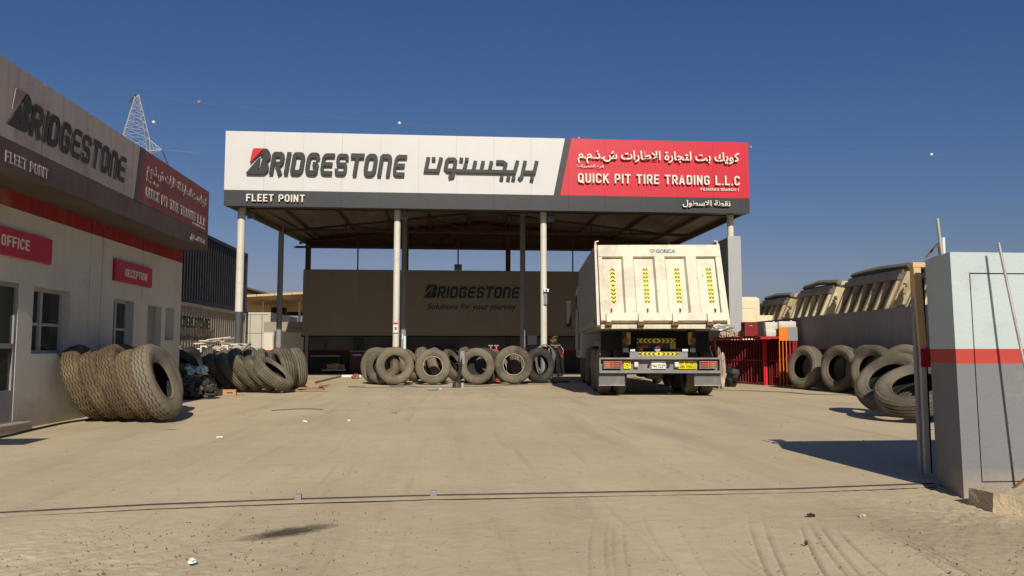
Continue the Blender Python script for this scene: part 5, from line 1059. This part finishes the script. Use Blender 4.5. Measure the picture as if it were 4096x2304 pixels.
cable([(-51.4, 144.5, 37.85), (-46.3, 144.5, 37.45)], .07, 'spacer_wire', 'thicker dark piece of line just right of the pylon crossarm')
for (x_, y_, z_), mt, lb in (((-47.04, 145, 47.66), m_ballr, 'faded red marker ball nearest the pylon'), ((-9.72, 145, 44.54), m_ballw, 'white marker ball above the big wordmark'), ((24.92, 145, 42.39), m_ballr, 'pink marker ball just above the slanted stripe of the canopy'),
        ((59.32, 145, 41.34), m_ballr, 'pink marker ball off the right corner of the canopy fascia'), ((96.95, 145, 40.69), m_ballw, 'white marker ball in open sky on the far right'), ((-55.9, 147, 44.2), m_ballw, 'pale marker ball close beside the pylon leg')):
    o = MB().lathe([(0.30 * math.sin(a * math.pi / 10) + (.001 if a in (0, 10) else 0), -0.30 * math.cos(a * math.pi / 10)) for a in range(11)], 16, closed=False).build('marker_ball', mt, None, smooth=True, angle=80); o.location = (x_, y_, z_ - .3)
    tag(o, lb, 'marker ball', 'marker balls on the overhead wire')
# ---------------------------------------------------------------- things on the yard
def coil(name, label, x, y, z, rx_, rz__, n, mat, r=.012, seed=1):
    rr = random.Random(seed); t = thing(name, label, 'hose', (x, y, z))
    for i in range(n):
        a0 = rr.uniform(-.03, .03); sx = rx_ * rr.uniform(.7, 1.08); sz = rz__ * rr.uniform(.82, 1.04); ph = rr.uniform(-.12, .12)
        MB().tube([((sx * math.cos(a)) + a0 + ph * math.sin(a) * .3, -.02 * i + .03 * math.sin(2 * a), rz__ - sz + sz * math.sin(a) - rz__) for a in [k * math.pi / 14 for k in range(28)]], r, 6, closed=True).build('hose_loop', mat, t, smooth=True)
coil('hose_coil', 'grey air hose looped around the column left of the tipper', 3.06, 24.55, 1.17, .32, .52, 5, m_hose, .016, 2)
coil('hose_coil', 'dark cable coil hanging on the inner column at the left of the canopy', -6.3, 29.6, 1.05, .32, .45, 6, m_black, .022, 5)
def floor_hose(name, label, pts, r, mat): tag(MB().tube(pts, r, 6).build(name, mat, None, smooth=True), label, 'hose')
def smoothp(p, n=6):
    out = []
    for i in range(len(p) - 1):
        p0, p1, p2, p3 = [Vector(p[max(0, min(len(p) - 1, i + k))]) for k in (-1, 0, 1, 2)]
        for j in range(n):
            t = j / n; out.append(0.5 * ((2 * p1) + (-p0 + p2) * t + (2 * p0 - 5 * p1 + 4 * p2 - p3) * t * t + (-p0 + 3 * p1 - 3 * p2 + p3) * t ** 3))
    return out + [Vector(p[-1])]
floor_hose('floor_hose', 'thin hose snaking over the floor in front of the canopy tyres', smoothp([(-2.3, 21.6, .012), (-2.7, 21.1, .012), (-2.0, 20.6, .012), (-1.2, 20.9, .012), (-1.6, 21.3, .014), (-1.1, 21.2, .03), (-.7, 20.7, .012), (0.0, 20.6, .012), (.3, 20.9, .02), (1.1, 21.3, .012), (2.0, 21.9, .012), (3.2, 22.6, .012)]), .014, m_hose)
floor_hose('floor_hose', 'loop of hose lying round the foot of the column left of the tipper', smoothp([(2.3, 23.6, .012), (2.9, 23.3, .012), (3.6, 23.6, .012), (3.7, 24.3, .012), (3.0, 24.2, .012), (2.5, 23.9, .02)]), .014, m_black)
floor_hose('ground_cable', 'thin cable on the yard between the truck and the leaning tyres', smoothp([(6.3, 19.2, .01), (6.9, 18.6, .01), (7.2, 18.4, .012), (7.9, 17.6, .01), (8.1, 16.8, .01), (9.0, 16.3, .01)]), .012, m_hose)
floor_hose('wall_cable', 'black cable lying along the foot of the office wall at the left edge', smoothp([(-5.1, 8.6, .012), (-5.08, 9.4, .014), (-5.16, 10.2, .012), (-5.2, 11.0, .012), (-5.1, 11.6, .012)]), .016, m_black)
# upright impact tool on its base
jk = thing('tyre_stand', 'upright dark steel stand with a round base before the third canopy tyre', 'stand', (.22, 20.6, 0))
MB().tube([(0, 0, 0), (0, 0, .10), (0, 0, .17)], [.12, .12, .07], 16).build('base', m_darkmetal, jk, smooth=True); MB().tube([(.14, -.02, .0), (.14, -.02, .13)], .05, 12).build('side_drum', m_galv, jk, smooth=True)
MB().bar((.02, 0, .15), (.14, .1, .85), .07).build('post', m_darkmetal, jk); MB().bbox(.08, .20, .05, .15, .62, .97, .01).build('head', m_steel_g, jk)
MB().tube([(-.02, .1, .96), (.34, .1, .97)], .012, 6).build('cross_handle', m_darkmetal, jk); MB().tube([(-.06, .06, .64), (.12, .06, .64)], .012, 6).build('grip', m_darkmetal, jk)
bt = thing('spray_bottle', 'dark bottle lying on the yard in front of the canopy tyres', 'bottle', (-.36, 19.2, .04)); MB().tube([(-.16, 0, 0), (.05, 0, 0), (.08, 0, 0), (.12, 0, 0)], [.038, .038, .02, .018], 12).build('bottle_body', m_steel_g, bt, smooth=True); MB().tube([(.121, 0, 0), (.17, .02, 0)], .02, 8).build('cap', m_plate, bt)
cn2 = crumple('paper_ball', m_pinkrag, 'pinkish lump of rag by the column foot left of the tipper', 'rag', (2.62, 23.2, 0), (.13, .12, .13), 41, .7)
# red cylinder pair
for x_, lb in ((1.32, 'left one of two red valve bottles behind the canopy tyres'), (1.50, 'right one of two red valve bottles behind the canopy tyres')):
    c_ = thing('gas_bottle', lb, 'bottle', (x_, 24.4, 0), 0, 'valve bottles behind the canopy tyres'); MB().tube([(0, 0, 0), (0, 0, 1.02), (0, 0, 1.08)], [.055, .055, .03], 12).build('bottle_body', m_steel_r, c_, smooth=True); MB().bar((-.07, 0, 1.14), (.07, 0, 1.14), .03).bar((0, 0, 1.08), (0, 0, 1.15), .03).build('valve', m_galv, c_)
# planks, box, bags, pit edge
def plank(x0, y0, x1, y1, w, z, label):
    o = MB().bar((x0, y0, z), (x1, y1, z + .02), w, .035).build('broken_plank', M('reddish_plank', (.30, .14, .07), .8, var=.25, scale=6, dirt=DUST, dirt_amt=.4)); tag(o, label, 'plank', 'planks by the tyre heap')
plank(-3.82, 19.05, -3.0, 18.95, .14, .04, 'wide dusty plank in front of the tyre heap'); plank(-3.6, 18.9, -2.92, 19.02, .06, .085, 'narrow splintered plank on top of the wide one'); plank(-3.1, 18.9, -2.88, 19.1, .05, .13, 'short splinter at the right end of the planks')
bx = thing('cardboard_box', 'flattened brown cardboard box in front of the tyre heap', 'box', (-4.92, 17.5, 0), rad(8)); MB().box(-.24, .24, -.1, .1, 0, .13).build('carton', m_card, bx); MB().box(-.1, -.03, -.102, -.1005, 0, .13).build('printed_mark', m_letter_blk, bx); MB().box(.0, .42, -.24, -.11, .004, .012).build('flap', m_card, bx)
MB().box(.05, .18, -.102, -.1005, .05, .08).build('printed_mark', m_brown, bx)
crumple('bin_bag', m_bag, 'large slumped black bin bag beside the cardboard box', 'bag', (-5.15, 16.3, 0), (.44, .38, .30), 51, .5, 4, group='bin bags by the tyre heap'); crumple('bin_bag', m_bag, 'smaller black bag behind the slumped bin bag', 'bag', (-5.35, 17.2, 0), (.36, .32, .36), 52, .5, 4, group='bin bags by the tyre heap')
crumple('plastic_bag', m_wbag, 'left crumpled white plastic bag on the rubbish by the bin bags', 'bag', (-5.55, 17.0, .46), (.17, .14, .13), 53, .9, 3, group='white bags by the tyre heap'); crumple('plastic_bag', m_wbag, 'right crumpled white plastic bag on the rubbish by the bin bags', 'bag', (-5.28, 17.05, .47), (.17, .15, .15), 54, .9, 3, group='white bags by the tyre heap')
ob2 = thing('open_carton', 'open torn carton among the rubbish below the white bags', 'carton', (-5.55, 16.8, .18), rad(-25)); MB().box(-.22, .22, -.18, -.17, 0, .24).box(-.22, .22, .17, .18, 0, .24).box(-.22, -.21, -.169, .169, 0, .24).box(.21, .22, -.169, .169, 0, .24).build('carton', m_card, ob2); MB().bar((.22, 0, .24), (.36, 0, .30), .3, .008).build('flap', m_card, ob2)
crumple('green_sack', M('green_sack_cloth', (.03, .09, .035), .9, var=.3), 'dull green sack at the corner of the office', 'sack', (-5.75, 16.7, .35), (.3, .25, .28), 55, .6, 3); crumple('grey_sack', m_steel_g, 'grey sack beside the green one', 'sack', (-5.72, 17.5, .4), (.22, .2, .2), 56, .6, 3); crumple('rubbish_heap', m_card, 'brown rubbish heap under the sacks', 'rubbish', (-5.75, 16.9, 0), (.45, .45, .38), 57, .8, 4)
pt_ = thing('inspection_pit', 'shallow concrete-edged pit in the canopy floor', 'pit', (-4.0, 26.5, 0)); MB().box(-.04, .04, -3.2, 2.5, .0, .06).build('side_kerb', m_ledge, pt_); MB().box(.05, .75, 2.5, 2.56, 0, .08).build('end_kerb', m_plate, pt_)
crumple('brick_lump', M('brick_red', (.28, .11, .07), .9, var=.2), 'reddish brick lump beside the pit edge', 'brick', (-3.25, 27.2, 0), (.17, .14, .13), 61, .6, 2)
# steel bundle on the dark tyres
sb = thing('steel_scrap_bundle', 'bundle of bent cream steel profiles lying on the dark tyres', 'scrap', (-7.0, 23.4, 1.02)); r = random.Random(4)
for i in range(16):
    x_ = r.uniform(-.55, .3); a_ = r.uniform(-.25, .35); L = r.uniform(.5, 1.0); z_ = .02 + .30 * (i / 16); MB().bar((x_, r.uniform(-.3, .3), z_), (x_ + L * math.cos(a_), r.uniform(-.3, .4), z_ + .25 * math.sin(a_)), r.uniform(.025, .05)).build('profile', (m_steel_w, m_galv, m_steel_w, m_rust)[i % 4], sb)
for x_, z_ in ((-.18, -.06), (-.02, -.12), (.42, -.04)):
    q = MB(); stroke(q, [(x_, z_), (x_ + .15, z_), (x_ + .15, z_ + .15), (x_, z_ + .15)], .04, -.4, -.34, True); q.build('bracket', m_steel_w, sb)
for i in range(4): MB().bar((.75 + .05 * i, 0, -.15 + .05 * i), (1.15, -.1, .22 - .06 * i), .05).build('profile', m_darkmetal if i % 2 else m_galv, sb)
for i, (x_, y_) in enumerate(((-7.6, 22.3), (-6.6, 22.6), (-6.0, 22.4))): crumple('brick_lump', m_pinkrag, 'pink dusty lump on the dark tyres, %s from the left' % ordn[i], 'lump', (x_, y_, 1.0), (.16, .14, .1), 70 + i, .6, 2, group='pink lumps on the dark tyres')
# wall-side workshop gear
ma = thing('alignment_console', 'red workshop console with a black monitor against the back wall', 'console', (-3.85, 33.1, 0))
MB().bbox(-.32, .32, -.25, .25, .05, .92, .02).build('cabinet', M('dull_red_cabinet', (.07, .006, .008), .5, var=.1), ma); MB().bbox(-.36, .36, -.28, .28, .925, .97, .01).build('top_shelf', m_steel_g, ma); MB().bbox(-.04, .04, -.04, .04, .97, 1.2, .01).build('stalk', m_black, ma); mo = MB().bbox(-.22, .22, -.05, .0, 1.2, 1.5, .012).build('monitor', m_black, ma); MB().box(-.19, .19, -.056, -.051, 1.23, 1.47).build('screen', m_glass, mo); MB().box(-.18, .18, -.258, -.251, .76, .82).build('name_strip', m_galv, ma)
wb = thing('workbench', 'low cluttered workbench at the left of the back wall', 'bench', (-5.2, 33.25, 0)); MB().box(-.6, .6, -.3, .3, .72, .78).build('bench_top', m_steel_g, wb)
for a in (-.55, .55):
    for b in (-.25, .25): MB().box(a - .03, a + .03, b - .03, b + .03, 0, .72).build('leg', m_darkmetal, wb)
MB().bar((-.1, 0, .78), (0, 0, 1.35), .03).build('lamp_arm', m_black, wb)
for i, (x_, y_, s) in enumerate(((-4.75, 33.0, .3), (-4.5, 33.1, .24), (-5.0, 33.1, .26))):
    o = MB().bbox(-s / 2, s / 2, -s / 2, s / 2, 0, s * .8, .006).build('carton', m_card); o.location = (x_, y_, (.2 if i else .2)); tag(o, ['largest dim carton left of the red console', 'small dim carton touching the red console', 'dim carton farthest left of the console'][i], 'carton', 'cartons on the workshop trolley')
tr = thing('trolley', 'low flat trolley carrying cartons in the dim workshop', 'trolley', (-4.8, 33.0, 0)); MB().box(-.5, .5, -.3, .3, .14, .19).build('deck', m_galv, tr)
for a in (-.4, .4): MB().tube([(a, -.3, .07), (a, -.25, .07)], .07, 12).build('wheel', m_black, tr)
for x_, lb in ((-2.55, 'dark tyre silhouette right of the red console'), (.15, 'dark tyre silhouette standing at the back wall behind the canopy row'), (-.55, 'dark tyre lying back at the wall behind the canopy row')):
    tyre('dark', x_, 32.9, ax(-75, 10), lb, 'tyres at the workshop back wall', scale=1.1)
sp_ = thing('speaker_box', 'dark box hanging on the inner right post under the canopy', 'box', (3.2, 29.6, 1.2)); MB().bbox(-.18, .18, -.1, .1, 0, .35, .01).build('box_body', m_black, sp_)
wp = thing('water_pipe', 'short white stand pipe beside the second front column', 'pipe', (-1.42, 24.9, 0)); MB().tube([(0, 0, 0), (0, 0, 1.45)], .045, 12).build('pipe', m_wbag, wp, smooth=True); MB().bar((-.08, 0, 1.35), (-.06, 0, 1.5), .03).build('valve', m_plate, wp)
# litter
for i, (x_, y_, sx, sy, m_, lb) in enumerate([(-1.21, 3.86, .026, .022, m_wbag, 'crumpled white paper on the track at the lower left'), (-2.6, 9.1, .045, .02, m_wbag, 'white scrap of plastic left of the yard centre'), (-2.0, 11.0, .04, .02, m_wbag, 'small white paper scrap mid yard'), (-1.4, 11.1, .03, .02, m_plate, 'tiny pale paper scrap right of the white one mid yard'),
        (-.86, 12.4, .06, .04, m_steel_g, 'dark bent scrap alone in mid yard'), (2.2, 4.6, .035, .022, m_darkmetal, 'dark twig-like scrap on the track right of centre'), (1.86, 3.95, .011, .008, m_black, 'tiny black scrap among the tyre marks'), (2.5, 4.55, .028, .02, m_pinkrag, 'pale wrapper near the rail on the right'), (6.1, 9.3, .09, .05, m_pinkrag, 'pale rag in the shadow of the gate heap')]):
    crumple('litter', m_, lb, 'litter', (x_, y_, -.012 if y_ < 5.3 else 0), (sx, sy, .018), 80 + i, .7, 2, group='litter on the ground')
tag(MB().tube(smoothp([(-2.9, 13.0, .01), (-2.5, 13.3, .012), (-2.1, 13.2, .01)]), .006, 5).build('stick', m_brown), 'thin dark stick lying mid yard in front of the tyre heap', 'stick')

bs = thing('shadow_stand', 'added board on a post, unseen past the left edge, casting the slab shadow', 'stand', (-4.72, 7.55, 0)); MB().box(-.03, .03, -.02, .02, 0, 1.0).build('post', m_steel_g, bs); MB().bbox(-.34, .30, -.03, -.01, .72, 1.12, .01).build('board', m_darkp, bs)  # added out of view to cast the shadow at the left edge
# ---------------------------------------------------------------- people
def skinned(name, verts, edges, mats, mface, parent=None, sub=2):
    me = bpy.data.meshes.new(name); me.from_pydata([v[0] for v in verts], edges, []); o = bpy.data.objects.new(name, me); COL.objects.link(o)
    md = o.modifiers.new('s', 'SKIN'); 
    if not me.skin_vertices: 
        bm = bmesh.new(); bm.from_mesh(me); bm.verts.layers.skin.verify(); bm.to_mesh(me); bm.free()
    sv = me.skin_vertices[0].data
    for i, v in enumerate(verts): r = v[1]; sv[i].radius = r if isinstance(r, tuple) else (r, r); sv[i].use_root = (i == 0)
    sb_ = o.modifiers.new('d', 'SUBSURF'); sb_.levels = sub; sb_.render_levels = sub
    dg = bpy.context.evaluated_depsgraph_get(); dg.update(); m2 = bpy.data.meshes.new_from_object(o.evaluated_get(dg)); bpy.data.objects.remove(o)
    m2.materials.clear()
    for m in mats: m2.materials.append(m)
    for p in m2.polygons: p.use_smooth = True; p.material_index = mface(p.center)
    return link(name, m2, parent)
def person(label, x, y, rz, shirt, bend, arms, sc=.9):
    p = thing('person', label, 'person', (x, y, 0), rz, 'people working beside the tipper'); p.scale = (sc,) * 3
    by = -bend; hz = 1.42 - bend * .35                      # local -y is the way the person faces
    V_ = [((0, 0, .92), (.15, .11)), ((0, by * .45, 1.14), (.15, .10)), ((0, by * .85, hz - .06), (.17, .10)), ((0, by, hz + .04), (.07, .07)), ((0, by * 1.12, hz + .12), (.055, .055)), ((0, by * 1.25, hz + .22), (.082, .095)), ((0, by * 1.3, hz + .31), (.07, .08)),
          ((-.10, 0, .86), (.095, .10)), ((-.12, -.03, .48), (.062, .065)), ((-.13, .02, .09), (.042, .045)), ((-.13, -.07, .045), (.045, .03)), ((-.14, -.17, .03), (.042, .022)),
          ((.10, 0, .86), (.095, .10)), ((.12, -.02, .48), (.062, .065)), ((.14, .04, .09), (.042, .045)), ((.14, -.05, .045), (.045, .03)), ((.15, -.15, .03), (.042, .022))]
    E_ = [(0, 1), (1, 2), (2, 3), (3, 4), (4, 5), (5, 6), (0, 7), (7, 8), (8, 9), (9, 10), (10, 11), (0, 12), (12, 13), (13, 14), (14, 15), (15, 16)]
    hands = []
    for s, (el, wr) in zip((-1, 1), arms):
        b = len(V_); sh = (s * .19, by * .88, hz - .03); V_ += [(sh, (.06, .06)), (el, (.043, .043)), (wr, (.028, .03))]; E_ += [(2, b), (b, b + 1), (b + 1, b + 2)]
        d = (Vector(wr) - Vector(el)).normalized(); pm = Vector(wr) + d * .08; V_.append((tuple(pm), (.035, .018))); E_.append((b + 2, b + 3)); side = d.cross(Vector((0, 1, 0))).normalized() if abs(d.y) < .9 else Vector((1, 0, 0))
        hands.append((Vector(wr), d, side, s))
    hc = Vector((0, by * 1.27, hz + .26))
    wrs = [h[0] for h in hands]
    def mf(c):
        if (c - hc).length < .17 and c.z > hz + .08: return 1
        if min((c - w_).length for w_ in wrs) < .03 or any((c - (h[0] + h[1] * .08)).length < .07 for h in hands): return 1
        if c.z < .10: return 3
        return 2 if c.z < .93 else 0
    body = skinned('body', V_, E_, [shirt, m_skin, m_cloth_b, m_black], mf, p)
    for w_, d, side, s in hands:
        hb = MB()
        for i in range(4):
            o_ = w_ + d * .10 + side * (i - 1.5) * .017; L = (.062, .072, .067, .052)[i]; bd_ = Vector((0, -1, 0)) * .6
            hb.tube([o_, o_ + d * L * .45 + bd_ * .008, o_ + (d + bd_ * .6).normalized() * L * .8, o_ + (d + bd_).normalized() * L], [.009, .0085, .008, .006], 6)
        t0 = w_ + d * .04 - side * s * .03; hb.tube([t0, t0 + (d * .6 - side * s * .8).normalized() * .035, t0 + (d - side * s * .4).normalized() * .065], [.011, .010, .007], 6)
        hb.build('fingers', m_skin, body, smooth=True)
    # face and ears
    fc = Vector((0, by * 1.27, hz + .235)); f = MB(); f.tube([fc + Vector((0, -.075, .02)), fc + Vector((0, -.105, -.015)), fc + Vector((0, -.085, -.025))], [.008, .013, .009], 6)
    for s in (-1, 1): f.tube([fc + Vector((s * .082, 0, .025)), fc + Vector((s * .088, .01, 0)), fc + Vector((s * .08, 0, -.03))], [.01, .014, .007], 6)
    f.build('nose_and_ears', m_skin, body, smooth=True); ey = MB()
    for s in (-1, 1): ey.box(s * .03 - .009, s * .03 + .009, fc.y - .088, fc.y - .08, fc.z + .018, fc.z + .028)
    ey.box(-.022, .022, fc.y - .086, fc.y - .078, fc.z - .052, fc.z - .046); ey.build('eyes_and_mouth', m_black, body)
    return p, hc, by, hz
p1, hc, by, hz = person('person in black overalls with white piping and a black cap beside the tipper', 3.98, 28.9, rad(10), m_cloth_b, .10, (((-.27, -.08, 1.12), (-.25, -.22, .90)), ((.27, -.10, 1.12), (.24, -.26, .92))))
cap = MB().lathe([(.098, -.01), (.098, .03), (.085, .07), (.05, .095), (.001, .10)], 20, closed=False).box(-.06, .06, -.18, -.085, -.012, .0).build('cap', m_cloth_b, p1, smooth=True); cap.location = hc + Vector((0, 0, .02))
bnd = MB().lathe([(.101, -.006), (.101, .006)], 20, closed=False).build('cap_band', m_strip_y, p1); bnd.location = hc + Vector((0, 0, .02))
MB().tube([(-.21, by - .075, hz - .07), (-.1, by - .12, hz - .085), (.1, by - .12, hz - .085), (.21, by - .075, hz - .07)], .008, 5).build('piping', m_plate, p1)
MB().box(-.07, .05, by - .125, by - .105, hz - .17, hz - .14).build('chest_print', m_orange, p1)
for s, sg in ((-1, -1), (1, 1)): MB().tube([(sg * .24, by - .03, hz - .12), (sg * .32, by - .10, 1.12), (sg * .29, by - .17, .98)], .007, 5).build('sleeve_piping', m_plate, p1)
p2, hc2, by2, hz2 = person('person in a red shirt bending down behind the one in black', 4.32, 29.5, rad(-70), m_cloth_r, .34, (((-.24, -.50, 1.0), (-.20, -.55, .78)), ((.24, -.46, 1.0), (.2, -.52, .76))))
hr = MB().lathe([(.09, -.03), (.096, .02), (.08, .07), (.045, .095), (.001, .10)], 18, closed=False).build('hair', m_black, p2, smooth=True); hr.location = hc2 + Vector((0, .02, .02))
